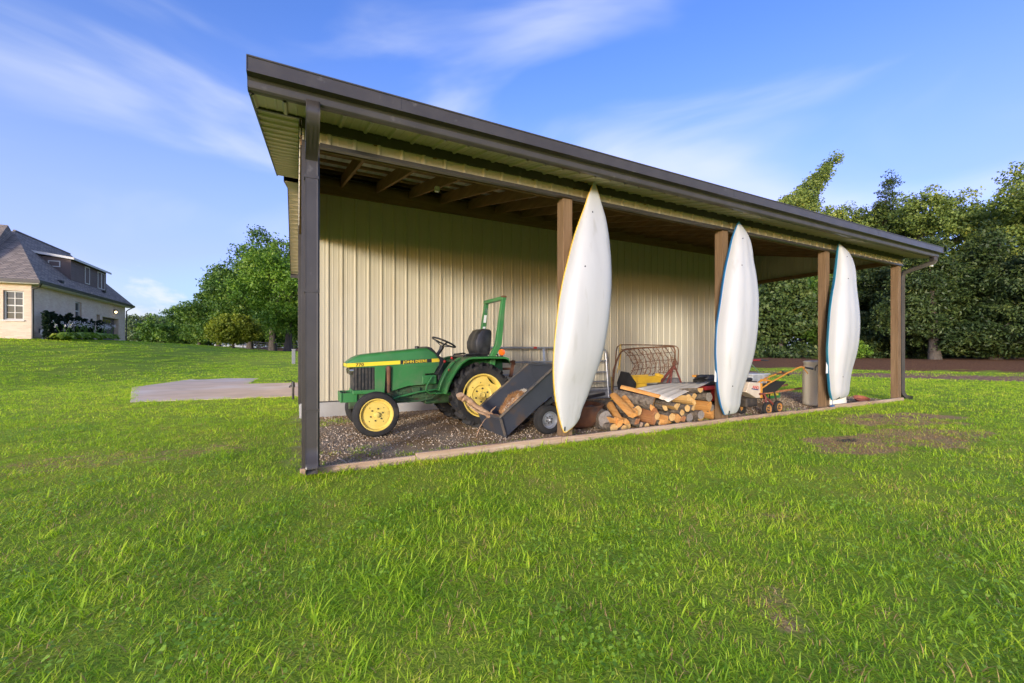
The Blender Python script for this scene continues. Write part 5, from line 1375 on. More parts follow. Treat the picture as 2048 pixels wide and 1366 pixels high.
def shingle_mat():
    m, t, b = principled('asphalt_shingles'); N, L = t.nodes.new, t.links.new
    co = N('ShaderNodeTexCoord'); sp_ = N('ShaderNodeSeparateXYZ'); L(co.outputs['Object'], sp_.inputs[0])
    ad = N('ShaderNodeMath'); ad.operation = 'ADD'; L(sp_.outputs[0], ad.inputs[0]); L(sp_.outputs[1], ad.inputs[1])
    cb = N('ShaderNodeCombineXYZ'); L(ad.outputs[0], cb.inputs[0]); L(sp_.outputs[2], cb.inputs[1])
    br = N('ShaderNodeTexBrick'); L(cb.outputs[0], br.inputs['Vector'])
    br.inputs['Scale'].default_value = 1; br.inputs['Brick Width'].default_value = .35; br.inputs['Row Height'].default_value = .105; br.inputs['Mortar Size'].default_value = .012
    br.inputs['Color1'].default_value = (.22, .17, .125, 1); br.inputs['Color2'].default_value = (.36, .285, .215, 1); br.inputs['Mortar'].default_value = (.05, .048, .047, 1)
    L(br.outputs['Color'], b.inputs['Base Color']); b.inputs['Roughness'].default_value = .9
    return m
MAT['shingle'] = shingle_mat()
MAT['siding'] = M('brown_lap_siding', (.15, .105, .085), .7, 0, (.17, .12, .10), 3)
MAT['trim_white'] = M('off_white_trim', (.66, .63, .57), .6)
MAT['glass_dark'] = M('window_glass', (.03, .04, .045), .08, 0, spec=.8)
MAT['curtain'] = M('curtain', (.5, .5, .46), .9)
MAT['garage'] = M('brown_garage_door', (.10, .08, .07), .6, 0, (.12, .095, .085), 4)
HX, HYY, HZ = -12.4, 26.5, 1.8
house = thing('brick_house', 'pale brick house with dark shingle roof and brown sided dormer on the rise', 'house', (HX, HYY, HZ))
LY = 13.3
def hwall(b, x0, x1, y0, y1, z0, z1): b.box(x0, x1, y0, y1, z0, z1)
# east wall with openings (garage door recess, door recess, window)
b = MB()
segs = [(.302, 4.84, -1, 2.9), (4.84, 5.69, -1, 1.28), (4.84, 5.69, 2.42, 2.9), (5.69, 7.95, -1, 2.9), (7.95, 8.5, 1.85, 2.9), (8.5, 8.92, -1, 2.9), (8.92, 11.9, 1.76, 2.9), (11.9, LY, -1, 2.9)]
for y0, y1, z0, z1 in segs: b.box(-.30, 0, y0, y1, z0, z1)
b.build('wall', 'brick', house)
b = MB()
for x0, x1, z0, z1 in ((-12, -1.02, -1, 2.9), (-1.02, -.28, -1, .92), (-1.02, -.28, 2.44, 2.9)): b.box(x0, x1, -.001, .30, z0, z1)
b.box(-.28, .0, -.001, .30, -1, 2.9)
b.build('wall', 'brick', house)
MB().box(-7.2, -.3, LY - .3, LY - .002, -1, 2.9).build('wall', 'brick', house)
MB().box(-12, -.4, .5, LY - .4, -.5, 2.85).build('house_core', 'black', house)
def window(y0, y1, z0, z1, x, cols, rows, parent, face='x', deep=.10):
    w = .05
    if face == 'x':
        P = lambda a, d, z: (x + d, a, z)
    else:
        P = lambda a, d, z: (a, x - d, z)
    def bx(a0, a1, d0, d1, c0, c1, nm, mt, par=None):
        p, q = P(a0, d0, c0), P(a1, d1, c1)
        return MB().box(min(p[0], q[0]), max(p[0], q[0]), min(p[1], q[1]), max(p[1], q[1]), c0, c1).build(nm, mt, par)
    fr = bx(y0, y1, -.09, -.06, z0, z1, 'window', 'glass_dark', parent)
    for a0, a1, c0, c1 in ((y0, y0 + w, z0, z1), (y1 - w, y1, z0, z1), (y0 + w, y1 - w, z0, z0 + w), (y0 + w, y1 - w, z1 - w, z1)):
        bx(a0, a1, -.058, .012, c0, c1, 'frame', 'trim_white', fr)
    for k in range(1, cols):
        a = y0 + (y1 - y0) * k / cols; bx(a - .018, a + .018, -.058, -.03, z0 + w, z1 - w, 'mullion', 'trim_white', fr)
    for k in range(1, rows):
        c = z0 + (z1 - z0) * k / rows; t_ = .03 if k * 2 == rows else .014
        bx(y0 + w, y1 - w, -.056, -.028, c - t_, c + t_, 'glazing_bar', 'trim_white', fr)
    return fr
window(4.86, 5.67, 1.30, 2.40, -.10, 1, 2, house)
fr = window(-1.0, -.30, .94, 2.42, .10, 2, 4, house, 'y')
MB().box(-1.06, -.24, -.06, 0.0, .86, .92).build('sill', 'trim_white', house)
MB().box(-.97, -.86, .165, .168, .98, 2.38).build('curtain', 'curtain', house)
MB().box(-.28, -.24, 7.97, 8.48, -.2, 1.83).build('side_door', 'garage', house)
gd = MB().box(-.29, -.25, 8.94, 11.88, -.3, 1.75).build('garage_door', 'garage', house)
for k in range(4):
    MB().box(-.251, -.238, 9.0, 11.82, -.10 + k * .46, .34 + k * .46).build('door_panel', 'garage', gd, bevel=.01)
for k in range(5):
    MB().box(-.239, -.232, 9.1 + k * .54, 9.52 + k * .54, 1.36, 1.62).build('door_pane', 'glass_dark', gd)
# wall lamp (lit)
lm = bpy.data.materials.new('lamp_glow'); lm.use_nodes = True
lb = lm.node_tree.nodes['Principled BSDF']; lb.inputs['Emission Color'].default_value = (1, .72, .38, 1); lb.inputs['Emission Strength'].default_value = 3.0
MAT['lamp_glow'] = lm
la = MB().box(0, .05, 10.9, 11.15, 2.13, 2.37).build('wall_lamp', 'black', house)
MB().sphere((.10, 11.03, 2.25), .075, 10, 8).build('bulb', 'lamp_glow', la, 60)
MB().box(.0, .18, 10.88, 11.17, 2.39, 2.43).build('lamp_hood', 'black', la)
MB().box(-.01, .012, .70, .95, .30, .52).build('wall_vent', 'garage', house)
MB().box(-1.35, -1.18, -.012, .01, .0, .55).build('foundation_vent', 'black', house)
# eaves, gutters, downspouts
b = MB(); b.box(-.002, .42, -.40, LY + .4, 2.80, 2.90); b.box(-12, -.002, -.40, -.002, 2.80, 2.90); b.build('eave_soffit', 'trim_white', house)
MB().box(.42, .50, -.48, LY + .45, 2.84, 3.0).build('gutter', 'brown', house); MB().box(-12, .42, -.48, -.40, 2.84, 3.0).build('gutter', 'brown', house)
b = MB(); b.tube([(.44, -.2, 2.85), (.30, .02, 2.70), (.06, -.03, 2.55), (.06, -.03, 0)], .05, 8); b.build('downspout', 'brown', house, 50)
b = MB(); b.tube([(.44, LY + .3, 2.85), (.2, LY + .1, 2.65), (.06, LY + .06, 2.5), (.06, LY + .06, 0)], .04, 8); b.build('downspout', 'brown', house, 50)
# roof: garage wing with front hip, main block beyond the frame
RXr, RZr = -3.4, 6.85
rv = [(.46, -.44, 2.98), (.46, LY + .42, 2.98), (RXr, LY + .42, RZr), (RXr, 6.6, RZr), (-7.3, LY + .42, 2.98), (-7.3, -.44, 2.98)]
b = MB(); b.add(rv, [(0, 1, 2, 3), (0, 3, 5), (3, 2, 4, 5), (1, 4, 2)])
b.build('roof', 'shingle', house)
b = MB(); b.add([(-14, -.44, 2.99), (-1.9, -.44, 2.99), (-3.2, 5.5, 6.93), (-14, 5.5, 6.93), (-14, 11.5, 2.99), (-3.6, 11.5, 2.99)], [(0, 1, 2, 3), (3, 2, 5, 4), (1, 5, 2)])
b.build('roof', 'shingle', house)
MB().tube([(RXr, LY + .42, RZr + .01), (RXr, 6.6, RZr + .01)], .07, 6).build('ridge_cap', 'shingle', house)
# dormer
DX, D0, D1, DZ0, DZ1 = -.35, 5.2, 10.6, 3.35, 5.13
dm = MB().box(DX - 2.6, DX - .02, D0 + .02, D1 - .02, 3.5, DZ1 - .02).build('dormer', 'siding', house)
for k in range(12):
    z = DZ0 + .05 + k * .148
    MB().add([(DX, D0, z), (DX, D1, z), (DX, D1, z + .15), (DX, D0, z + .15), (DX + .018, D0, z), (DX + .018, D1, z), (DX + .004, D1, z + .15), (DX + .004, D0, z + .15)], [(0, 1, 2, 3), (7, 6, 5, 4), (0, 4, 5, 1), (2, 6, 7, 3)]).build('lap_board', 'siding', dm)
    x1 = DX - max(.05, (z - 3.35) * 1.0)
    if x1 < DX: MB().add([(DX, D0, z), (DX - 2.0, D0, z), (DX - 2.0, D0, z + .15), (DX, D0, z + .15), (DX, D0 - .018, z), (DX - 2.0, D0 - .018, z), (DX - 2.0, D0 - .004, z + .15), (DX, D0 - .004, z + .15)], [(0, 1, 2, 3), (7, 6, 5, 4), (0, 4, 5, 1), (2, 6, 7, 3)]).build('lap_board', 'siding', dm)
MB().box(DX - .02, DX + .022, D0 - .022, D0 + .06, DZ0, DZ1).build('corner_board', 'siding', dm)
MB().box(DX - .02, DX + .022, D1 - .06, D1 + .022, DZ0 - .1, DZ1).build('corner_board', 'siding', dm)
window(7.15, 7.85, 3.85, 5.0, DX + .03, 1, 2, dm); window(9.15, 9.78, 3.8, 5.0, DX + .03, 1, 2, dm); window(9.78, 10.4, 3.8, 5.0, DX + .03, 1, 2, dm)
window(DX - 1.0, DX - .45, 4.55, 4.93, D0 - .03, 1, 1, dm, 'y')
b = MB(); b.add([(DX + .22, D0 - .2, DZ1), (DX + .22, D1 + .3, DZ1), (DX - 3.4, D1 + .3, DZ1 + .55), (DX - 3.4, D0 - .2, DZ1 + .55), (DX + .22, D0 - .2, DZ1 + .05), (DX + .22, D1 + .3, DZ1 + .05), (DX - 3.4, D1 + .3, DZ1 + .6), (DX - 3.4, D0 - .2, DZ1 + .6)], [(0, 1, 2, 3), (7, 6, 5, 4), (0, 4, 5, 1), (1, 5, 6, 2), (2, 6, 7, 3), (3, 7, 4, 0)]); b.build('dormer_roof', 'shingle', dm)
MB().box(DX + .22, DX + .24, D0 - .22, D1 + .32, DZ1 - .08, DZ1 + .06).build('fascia', 'trim_white', dm)
MB().add([(DX + .23, D0 - .22, DZ1 - .08), (DX - 1.8, D0 - .22, DZ1 + .20), (DX - 1.8, D0 - .22, DZ1 + .34), (DX + .23, D0 - .22, DZ1 + .06), (DX + .23, D0 - .2, DZ1 - .08), (DX - 1.8, D0 - .2, DZ1 + .20), (DX - 1.8, D0 - .2, DZ1 + .34), (DX + .23, D0 - .2, DZ1 + .06)], [(0, 1, 2, 3), (7, 6, 5, 4), (0, 4, 5, 1), (1, 5, 6, 2), (2, 6, 7, 3), (3, 7, 4, 0)]).build('fascia', 'trim_white', dm)
for (x, y) in ((-.1, 9.3), (.15, 2.5)):
    MB().box(x - .12, x + .1, y, y + .25, 3.0 - x * 1.0 + .42 - .0, 3.0 - x + .56).build('roof_vent', 'black', house)
ub = thing('utility_box', 'small grey utility box on the house wall beside the foundation vent', 'utility box', (HX + .25, HYY + .42, ground_z(HX + .25, HYY + .42)))
MB().box(-.05, .05, -.1, .1, .25, .52).build('box', 'lid', ub, bevel=.01); MB().cyl((0, 0, -.1), (0, 0, .25), .04, .04, 8).build('stem', 'lid', ub)

# ---------------------------------------------------------------- foliage builders
MAT['leaf_oak'] = leaf_mat('oak_leaves', [(0, (.03, .07, .014)), (.45, (.075, .15, .022)), (.75, (.13, .22, .03)), (1, (.20, .27, .04))], nscale=.22, namt=.25, trans=.28)
MAT['leaf_yellow'] = leaf_mat('yellow_green_leaves', [(0, (.10, .14, .015)), (.5, (.23, .28, .025)), (1, (.40, .40, .04))], nscale=.3, namt=.25, trans=.3)
MAT['leaf_maple'] = leaf_mat('maple_leaves', [(0, (.06, .13, .015)), (.5, (.14, .26, .025)), (1, (.24, .34, .04))], nscale=.25, namt=.25, trans=.3)
MAT['leaf_cedar'] = leaf_mat('cedar_sprays', [(0, (.02, .038, .012)), (.5, (.052, .085, .022)), (.85, (.105, .14, .034)), (1, (.16, .17, .04))], nscale=.3, namt=.25, trans=.15)
MAT['leaf_walnut'] = leaf_mat('walnut_leaves', [(0, (.07, .11, .03)), (.45, (.17, .235, .05)), (.8, (.29, .34, .07)), (1, (.48, .44, .07))], nscale=.22, namt=.3, trans=.28)
MAT['leaf_hazed'] = leaf_mat('hazed_far_leaves', [(0, (.09, .13, .06)), (.5, (.15, .21, .085)), (1, (.23, .28, .11))], nscale=.12, namt=.3, trans=.25)  # lighter greens: distance haze is put into the leaf colour
MAT['leaf_shaded'] = leaf_mat('shaded_leaves', [(0, (.03, .055, .018)), (.5, (.075, .12, .03)), (1, (.15, .185, .045))], nscale=.25, namt=.3, trans=.2)  # darkened greens: the shade these trees cast on each other is painted in
MAT['leaf_yew'] = leaf_mat('yew_needles', [(0, (.008, .022, .010)), (.6, (.02, .045, .018)), (1, (.04, .07, .025))], nscale=.8, namt=.2, trans=.15)
MAT['leaf_hosta'] = leaf_mat('hosta_leaves', [(0, (.14, .25, .03)), (.5, (.32, .44, .05)), (1, (.55, .58, .11))], nscale=1.5, namt=.25, trans=.3)
MAT['trunk'] = M('tree_bark', (.06, .048, .038), .95, 0, (.11, .09, .07), 6, (1, 1, .25), bump=.8, bscale=12, bdist=.05)
MAT['petal'] = M('pale_petals', (.80, .74, .72), .7)
def leaves(blobs, n, size, seed, aspect=.6, clump=.9, per=40, flat=.7, droop=0.0, shell=.55, up=.3):
    """n leaf quads gathered in clumps spread through the ellipsoids (cx,cy,cz,rx,ry,rz)"""
    g = np.random.default_rng(seed)
    vol = np.array([(b_[3] * b_[4] * b_[5]) ** .72 for b_ in blobs]); vol /= vol.sum()
    nc = max(6, n // per); which = g.choice(len(blobs), nc, p=vol)
    B = np.array(blobs)[which]
    d = g.normal(size=(nc, 3)); d /= np.linalg.norm(d, axis=1)[:, None]
    rad = 1 - shell * g.uniform(size=nc) ** 1.6
    rad *= 1 + .10 * np.sin(d[:, 0] * 7 + seed) * np.sin(d[:, 1] * 6 + d[:, 2] * 5)
    cc = B[:, :3] + d * B[:, 3:] * rad[:, None]
    cl = g.uniform(.15, .85, nc)
    cs = clump * g.uniform(.55, 1.25, nc)
    idx = np.repeat(np.arange(nc), per)[:n]; m = len(idx)
    od = g.normal(size=(m, 3)); od /= np.linalg.norm(od, axis=1)[:, None]
    off = od * (g.uniform(size=(m, 1)) ** .45) * cs[idx][:, None] * np.array([.85, .85, .85 * flat])
    if droop: off[:, 2] -= droop * (off[:, 0] ** 2 + off[:, 1] ** 2) / (cs[idx] + .01)
    P = cc[idx] + off
    nr = g.normal(size=(m, 3)) + d[idx] * .7 + np.array([0, 0, up]); nr /= np.linalg.norm(nr, axis=1)[:, None]
    t = np.cross(nr, g.normal(size=(m, 3))); t /= np.linalg.norm(t, axis=1)[:, None] + 1e-9
    s = np.cross(nr, t)
    L = (size * g.uniform(.6, 1.35, m))[:, None]; W = L * aspect
    bend = nr * L * .12
    V = np.stack([P - t * L * .5, P + s * W * .5 + bend, P + t * L * .5, P - s * W * .5 + bend], 1).reshape(-1, 3)
    F = np.arange(m * 4, dtype=np.int32).reshape(m, 4)
    lc = np.clip(cl[idx] * .75 + g.uniform(0, .35, m) - .05, 0, 1)
    return V, F, np.repeat(lc, 4)
def tree(name, label, cat, x, y, blobs, n, size, mat, tr, th, seed, group=None, limbs=7, **kw):
    z0 = ground_z(x, y) - .1
    root = thing(name, label, cat, (x, y, z0), 0, group)
    V, F, lc = leaves(blobs, n, size, seed, **kw)
    link('crown', raw_mesh('crown', V, F, mat, lc), root)
    g = np.random.default_rng(seed + 1); b = MB()
    lean = g.normal(0, .03, 2) * th
    pts = [(0, 0, 0), (lean[0] * .2, lean[1] * .2, th * .15), (lean[0] * .5, lean[1] * .5, th * .5), (lean[0], lean[1], th)]
    b.tube(pts, [tr * 1.5, tr * 1.05, tr * .8, tr * .35], 10)
    for k in range(limbs):
        bl = blobs[int(g.integers(len(blobs)))]
        f = g.uniform(.3, .95); st = Vector(pts[1]).lerp(Vector(pts[3]), f)
        en = Vector(bl[:3]) + Vector(g.normal(0, .35, 3) * np.array(bl[3:]))
        mid = st.lerp(en, .5) + Vector((0, 0, .1 * (en - st).length))
        b.tube([st, mid, en], [tr * .42 * (1.1 - f * .5), tr * .25, tr * .06], 6)
    b.build('trunk', 'trunk', root, 50)
    return root
def cam_xy(px_, depth):      # a place on the ground by bearing and distance from the viewpoint
    a = (px_ - 1024) / 829.0
    return to_world0(a * depth, depth)
def to_world0(X, Y):
    s_, c_ = math.sin(YAW), math.cos(YAW)
    return -0.041 + c_ * X + s_ * Y, -4.32 - s_ * X + c_ * Y
def spread(n, seed, cx, cy, cz, ex, ey, ez, r0, r1):
    g = np.random.default_rng(seed); out = []
    ph = g.uniform(0, 6.28)
    for k in range(n):
        zz = 1 - 2 * (k + .5) / n; a = ph + k * 2.39996; s_ = math.sqrt(1 - zz * zz)
        d = np.array((math.cos(a) * s_, math.sin(a) * s_, zz)) + g.normal(0, .12, 3); q = g.uniform(.72, 1.05)
        r = g.uniform(r0, r1)
        out.append((cx + d[0] * ex * q, cy + d[1] * ey * q, cz + d[2] * ez * q, r, r, r * .8))
    return out
GL = 'trees beyond the lawn on the left'; GR = 'trees along the dirt lane on the right'
# left group
def T(px_, dep): return cam_xy(px_, dep)
x, y = T(545, 58); tree('oak_tree', 'tall dark green oak rising highest beside the barn gable', 'tree', x, y, spread(13, 1, 0, 0, 9.5, 4.6, 4.6, 6.2, 2.0, 3.4) + [(-1.5, 0, 15.8, 1.6, 1.6, 1.2)], 30000, .34, 'leaf_oak', .42, 11, 1, GL, clump=1.3)
x, y = T(575, 47); tree('maple_tree', 'bright green maple with rounded crown against the barn edge', 'tree', x, y, spread(11, 2, 0, 0, 6.9, 4.3, 4.3, 4.1, 1.6, 2.6), 26000, .28, 'leaf_maple', .33, 8, 2, GL, clump=1.1)
x, y = T(500, 62); tree('oak_tree', 'dark oak left of the tallest oak, sloping down to the field', 'tree', x, y, spread(11, 3, 0, 0, 8.0, 4.6, 4.6, 5.2, 1.8, 3.0), 24000, .34, 'leaf_oak', .36, 9, 3, GL, clump=1.3)
x, y = T(437, 70); tree('oak_tree', 'dark low oak behind the yellowish bush on the left', 'tree', x, y, spread(9, 4, 0, 0, 5.6, 4.0, 4.0, 4.2, 1.5, 2.6), 17000, .36, 'leaf_oak', .3, 6, 4, GL, clump=1.3)
x, y = T(398, 78); tree('oak_tree', 'small dark tree at the left foot of the oak group', 'tree', x, y, spread(7, 5, 0, 0, 4.2, 2.8, 2.8, 3.2, 1.3, 2.1), 11000, .36, 'leaf_oak', .25, 4, 5, GL, clump=1.2)
x, y = T(466, 49); tree('bush_tree', 'yellow-green bushy tree with drooping crown in front of the oaks', 'tree', x, y, [(0, 0, 2.3, 2.3, 2.3, 1.7), (-1.3, 0, 1.9, 1.4, 1.4, 1.2), (1.5, 0, 2.0, 1.5, 1.5, 1.2), (0.3, 0, 3.2, 1.3, 1.3, .9)], 15000, .24, 'leaf_yellow', .15, 2.5, 6, GL, clump=.8, shell=.5)
x, y = T(610, 66); tree('oak_tree', 'dark oak mostly hidden behind the barn corner', 'tree', x, y, spread(11, 7, 0, 0, 8.0, 4.6, 4.6, 6.0, 1.8, 3.0), 20000, .36, 'leaf_oak', .4, 10, 7, GL, clump=1.3)
for k, (px_, dep, h, w) in enumerate(((262, 105, 10.0, 5.0), (300, 110, 8.8, 5.0), (338, 112, 9.2, 5.0), (372, 108, 9.2, 5.0), (228, 102, 9.5, 5.0), (285, 98, 7.5, 4.5), (350, 100, 7.0, 4.5))):
    x, y = T(px_, dep)
    tree('hedgerow_tree', 'pale hazy hedgerow tree far off between house and oaks, %s from the left' % ORD[[4, 0, 5, 1, 2, 6, 3].index(k)], 'tree', x, y, spread(6, 20 + k, 0, 0, h * .45, w * .6, w * .6, h * .33, w * .3, w * .5), 6000, .5, 'leaf_hazed', .2, h * .6, 20 + k, 'far hedgerow trees on the left', 4, clump=1.3)
b_ = 0
# right group: mixed wood along the lane
spec = [  # bearing px, distance, height, radius, kind, label
 (2055, 34, 15.9, 5.0, 'w', 'tall leafy tree with yellowing leaves at the right picture edge'),
 (2150, 30, 15.5, 5.0, 'w', 'leafy tree cut by the right picture edge'),
 (1850, 39, 16.4, 5.0, 'w', 'broad rounded tree above the far end of the gutter'),
 (1715, 46, 17.8, 4.4, 'w', 'leafy tree just behind the roof edge, left of the rounded tree'),
 (1605, 44, 20.0, 4.2, 'w', 'loose tree with a leaning top poking up behind the roof'),
 (1785, 43, 16.6, 3.8, 'w', 'leafy tree between the rounded tree and the leaning-top tree'),
 (1775, 42, 18.6, 2.3, 'c', 'slim dark cedar spire rising above the roof edge'),
 (1665, 48, 19.0, 4.4, 'w', 'leafy tree behind the roof edge, right under the leaning treetop'),
 (1870, 27, 8.6, 3.6, 'c', 'dark cedar right behind the last post and downspout'),
 (1990, 27, 9.2, 3.9, 'c', 'dark cedar in front of the yellowing tree at the right'),
 (1760, 33, 8.6, 3.3, 'c', 'dark cedar seen between the last kayak and last post'),
 (2110, 24, 8.5, 3.6, 'c', 'dark cedar at the very right edge of the picture'),
 (1560, 36, 7.4, 3.2, 'd', 'dark bushy tree seen between the two blue kayaks'),
 (1630, 40, 9.0, 3.6, 'd', 'dark tree behind the fourth post'),
 (1500, 42, 8.0, 3.4, 'd', 'dark tree mostly behind the second kayak'),
 (1690, 38, 8.6, 3.4, 'd', 'dark tree behind the last kayak'),
 (1930, 36, 9.0, 3.8, 'd', 'dark tree filling the gap between the two big cedars'),
 (1800, 44, 10.0, 4.0, 'd', 'dark tree far back behind the downspout'),
 (2050, 40, 11.0, 4.2, 'd', 'dark tree far back near the right edge'),
 (1430, 52, 9.0, 4.0, 'd', 'dark tree far back hidden by the barn end'),
]
for k, (px_, dep, h, r, kd, lab) in enumerate(spec):
    x, y = T(px_, dep)
    if kd == 'w':
        bl = spread(13, 40 + k, 0, 0, h * .62, r * .62, r * .62, h * .27, r * .34, r * .55)
        if 'leaning top' in lab: bl = spread(11, 40 + k, 0, 0, h * .58, r * .7, r * .7, h * .27, r * .3, r * .45) + [(.3 + .52 * q, -.15 - .27 * q, h * .86 + .72 * q, 1.2 - .13 * q, 1.2 - .13 * q, .9 - .08 * q) for q in range(7)]
        tree('walnut_tree', lab, 'tree', x, y, bl, 36000, .23, 'leaf_walnut', .3, h * .8, 40 + k, GR, 12, clump=.85, per=48)
    elif kd == 'c':
        bl = []
        g7 = np.random.default_rng(90 + k)
        for q in range(16):
            f = q / 15; rr = r * (1 - f) ** .55 * .62 + .35
            a = g7.uniform(0, 6.28)
            bl.append((math.cos(a) * rr * .6, math.sin(a) * rr * .6, 1.2 + f * (h - 1.9), rr * .8, rr * .8, h * .06 + .2))
        tree('cedar_tree', lab, 'tree', x, y, bl, 36000, .22, 'leaf_cedar', .25, h * .85, 40 + k, GR, clump=.75, aspect=.38, flat=.45, droop=.35, per=45)
    else:
        tree('wood_tree', lab, 'tree', x, y, spread(11, 40 + k, 0, 0, h * .56, r * .7, r * .7, h * .34, r * .3, r * .48), 15000, .30 + .05 * (k % 3), ('leaf_shaded', 'leaf_oak', 'leaf_cedar')[k % 3], .2, h * .75, 40 + k, GR, 10, clump=.85)
# dense wood further back
Vs, Fs, Ls = [], [], []; of = 0
for k in range(14):
    x, y = T(1380 + k * 62, 60 + (k % 3) * 4); z0 = ground_z(x, y)
    V, F, lc = leaves(spread(6, 140 + k, x, y, z0 + 5.0, 3.5, 3.5, 3.6, 2.0, 3.2), 4500, .55, 140 + k, clump=1.5)
    Vs.append(V); Fs.append(F + of); Ls.append(lc); of += len(V)
for k in range(9):
    x, y = T(340 + k * 45, 92 + (k % 3) * 5); z0 = ground_z(x, y)
    V, F, lc = leaves(spread(6, 240 + k, x, y, z0 + 3.4, 4.5, 4.5, 2.6, 2.2, 3.2), 4500, .6, 240 + k, clump=1.6)
    Vs.append(V); Fs.append(F + of); Ls.append(lc); of += len(V)
o = link('far_wood', raw_mesh('far_wood', np.concatenate(Vs), np.concatenate(Fs), 'leaf_oak', np.concatenate(Ls))); tag(o, 'dark mass of far woodland closing the view behind the separate trees', 'woodland', kind='stuff')
# undergrowth along the lane
Vs, Fs, Ls = [], [], []; of = 0
for k in range(20):
    x, y = T(1480 + k * 34, 30 + (k * 7 % 5) * 2.0); z0 = ground_z(x, y)
    V, F, lc = leaves([(x, y, z0 + .35, 1.4, 1.2, .8)], 1100, .22, 180 + k, clump=.6)
    Vs.append(V); Fs.append(F + of); Ls.append(lc); of += len(V)
o = link('undergrowth', raw_mesh('undergrowth', np.concatenate(Vs), np.concatenate(Fs), 'leaf_cedar', np.concatenate(Ls))); tag(o, 'low dark undergrowth at the foot of the trees along the lane', 'undergrowth', kind='stuff')
x, y = T(1712, 29); tree('sapling', 'small bright green sapling in the shade behind the farthest kayak', 'sapling', x, y, [(0, 0, .9, .8, .8, .5), (.5, 0, .45, .6, .6, .35)], 1500, .16, 'leaf_maple', .03, 1.0, 77, None, 3, clump=.35)

# ---------------------------------------------------------------- planting in front of the house
for k, (yy, h, w) in enumerate(((.25, 1.65, .13), (.96, 1.65, .13), (1.77, 1.45, .15), (2.76, 1.6, .17), (3.95, 1.5, .16), (4.75, 1.4, .15), (5.68, 1.45, .16), (7.06, 1.5, .17))):
    x, y = HX + .45, HYY + yy
    bl = [(0, 0, h * f, w * (.62 + .38 * f), w * (.62 + .38 * f), h * .16) for f in (.2, .36, .52, .68, .84)]
    tree('yew_shrub', 'dark clipped upright yew by the house wall, %s from the left' % ORD[k], 'shrub', x, y, bl, 5200, .10, 'leaf_yew', .04, h * .7, 210 + k, 'upright yews along the house wall', 4, clump=.09, aspect=.35, shell=.35)
def hosta(x, y, s, seed, lab):
    g = np.random.default_rng(seed); root = thing('hosta', lab, 'plant', (x, y, ground_z(x, y)), 0, 'hostas flowering in front of the yews')
    V = []; F = []; LC = []
    for k in range(70):
        a = g.uniform(0, 6.28); r0 = g.uniform(.05, .35) * s; l = g.uniform(.22, .36) * s; w = l * .55; z = g.uniform(.15, .42) * s
        dx, dy = math.cos(a), math.sin(a); o = len(V); c = float(np.clip(g.normal(.5, .22), 0, 1))
        for u, v, zz in ((0, 0, 0), (.45, .5, .05), (1, 0, -.10), (.45, -.5, .05)):
            V.append((dx * (r0 + u * l) - dy * v * w, dy * (r0 + u * l) + dx * v * w, z + zz * s)); LC.append(c)
        F.append((o, o + 1, o + 2, o + 3))
    link('leaf_clump', raw_mesh('leaf_clump', V, F, 'leaf_hosta', LC), root)
    b = MB(); fl = MB()
    for k in range(7):
        a = g.uniform(0, 6.28); e = Vector((math.cos(a) * .35 * s, math.sin(a) * .35 * s, g.uniform(.75, 1.05) * s))
        b.tube([(0, 0, .2), e * .6 + Vector((0, 0, .1)), e], .008, 5)
        for q in range(6): fl.sphere(tuple(e + Vector(g.normal(0, .05, 3))), .019, 5, 4)
    b.build('flower_stalk', 'leaf_hosta', root); tag(fl.build('flower_heads', 'petal', root), kind='stuff')
for k in range(9):
    hosta(HX + 1.0, HYY + .5 + k * .78, 1.0, 300 + k, 'hosta with yellow-green leaves and pale flower stalks, %s from the left' % ORD[k])

# ---------------------------------------------------------------- far vehicles and fence
def car(name, label, x, y, z, rz, L_, body, roofh, mat):
    root = thing(name, label, 'car', (x, y, z), rz)
    prof = [(-L_ / 2, .35), (-L_ / 2, .75), (-L_ * .42, .90), (-L_ * .20, .95)] if body == 'truck' else [(-L_ / 2, .35), (-L_ / 2, .80), (-L_ * .40, 1.0), (-L_ * .22, 1.02)]
    low = [(-L_ / 2, .32), (-L_ / 2 - .02, .72), (-L_ * .44, .92), (-L_ * .2, .98), (L_ * .2, .98), (L_ * .44, .94), (L_ / 2 + .02, .75), (L_ / 2, .32)]
    b = MB(); b.loft([[(p, yy, q if abs(yy) < .8 else q * .98) for p, q in low] for yy in (-.9, -.82, .82, .9)]); b.build('body', mat, root, 30, bevel=.04)
    cab = [(-L_ * .36, .96), (-L_ * .26, roofh), (L_ * .10, roofh), (L_ * .26, .96)] if body != 'truck' else [(-L_ * .10, .96), (-L_ * .05, roofh), (L_ * .12, roofh), (L_ * .24, .96)]
    b = MB(); b.loft([[(p, yy * (1 if q < 1 else .88), q) for p, q in cab] for yy in (-.80, .80)]); b.build('windows', 'glass_dark', root, 30)
    xs = [c for c in cab]
    MB().box(xs[1][0] - .02, xs[2][0] + .02, -.72, .72, roofh - .02, roofh + .05).build('roof', mat, root, bevel=.03)
    for (p, q), (p2, q2) in ((cab[0], cab[1]), (cab[3], cab[2])):
        for sd in (-1, 1): MB().beam((p, sd * .80, q), (p2, sd * .71, q2), .07, .07).build('pillar', mat, root)
    for sx in (-1, 1):
        for sd in (-1, 1):
            wheel(root, (sx * L_ * .31, sd * .80, .33), .33, .2, .21, 'wheel', ('rubber', 'grey_rim'), sd)
    return root
MAT['car_white'] = M('white_car_paint', (.75, .75, .75), .25, coat=.5); MAT['car_red'] = M('dark_red_paint', (.18, .015, .025), .3, coat=.5)
x, y = T(457, 84); car('parked_car', 'white car far off at the crest of the lawn, left of the white pickup', x, y, ground_z(x, y) - .25, R(20), 4.4, 'car', 1.5, 'car_white')
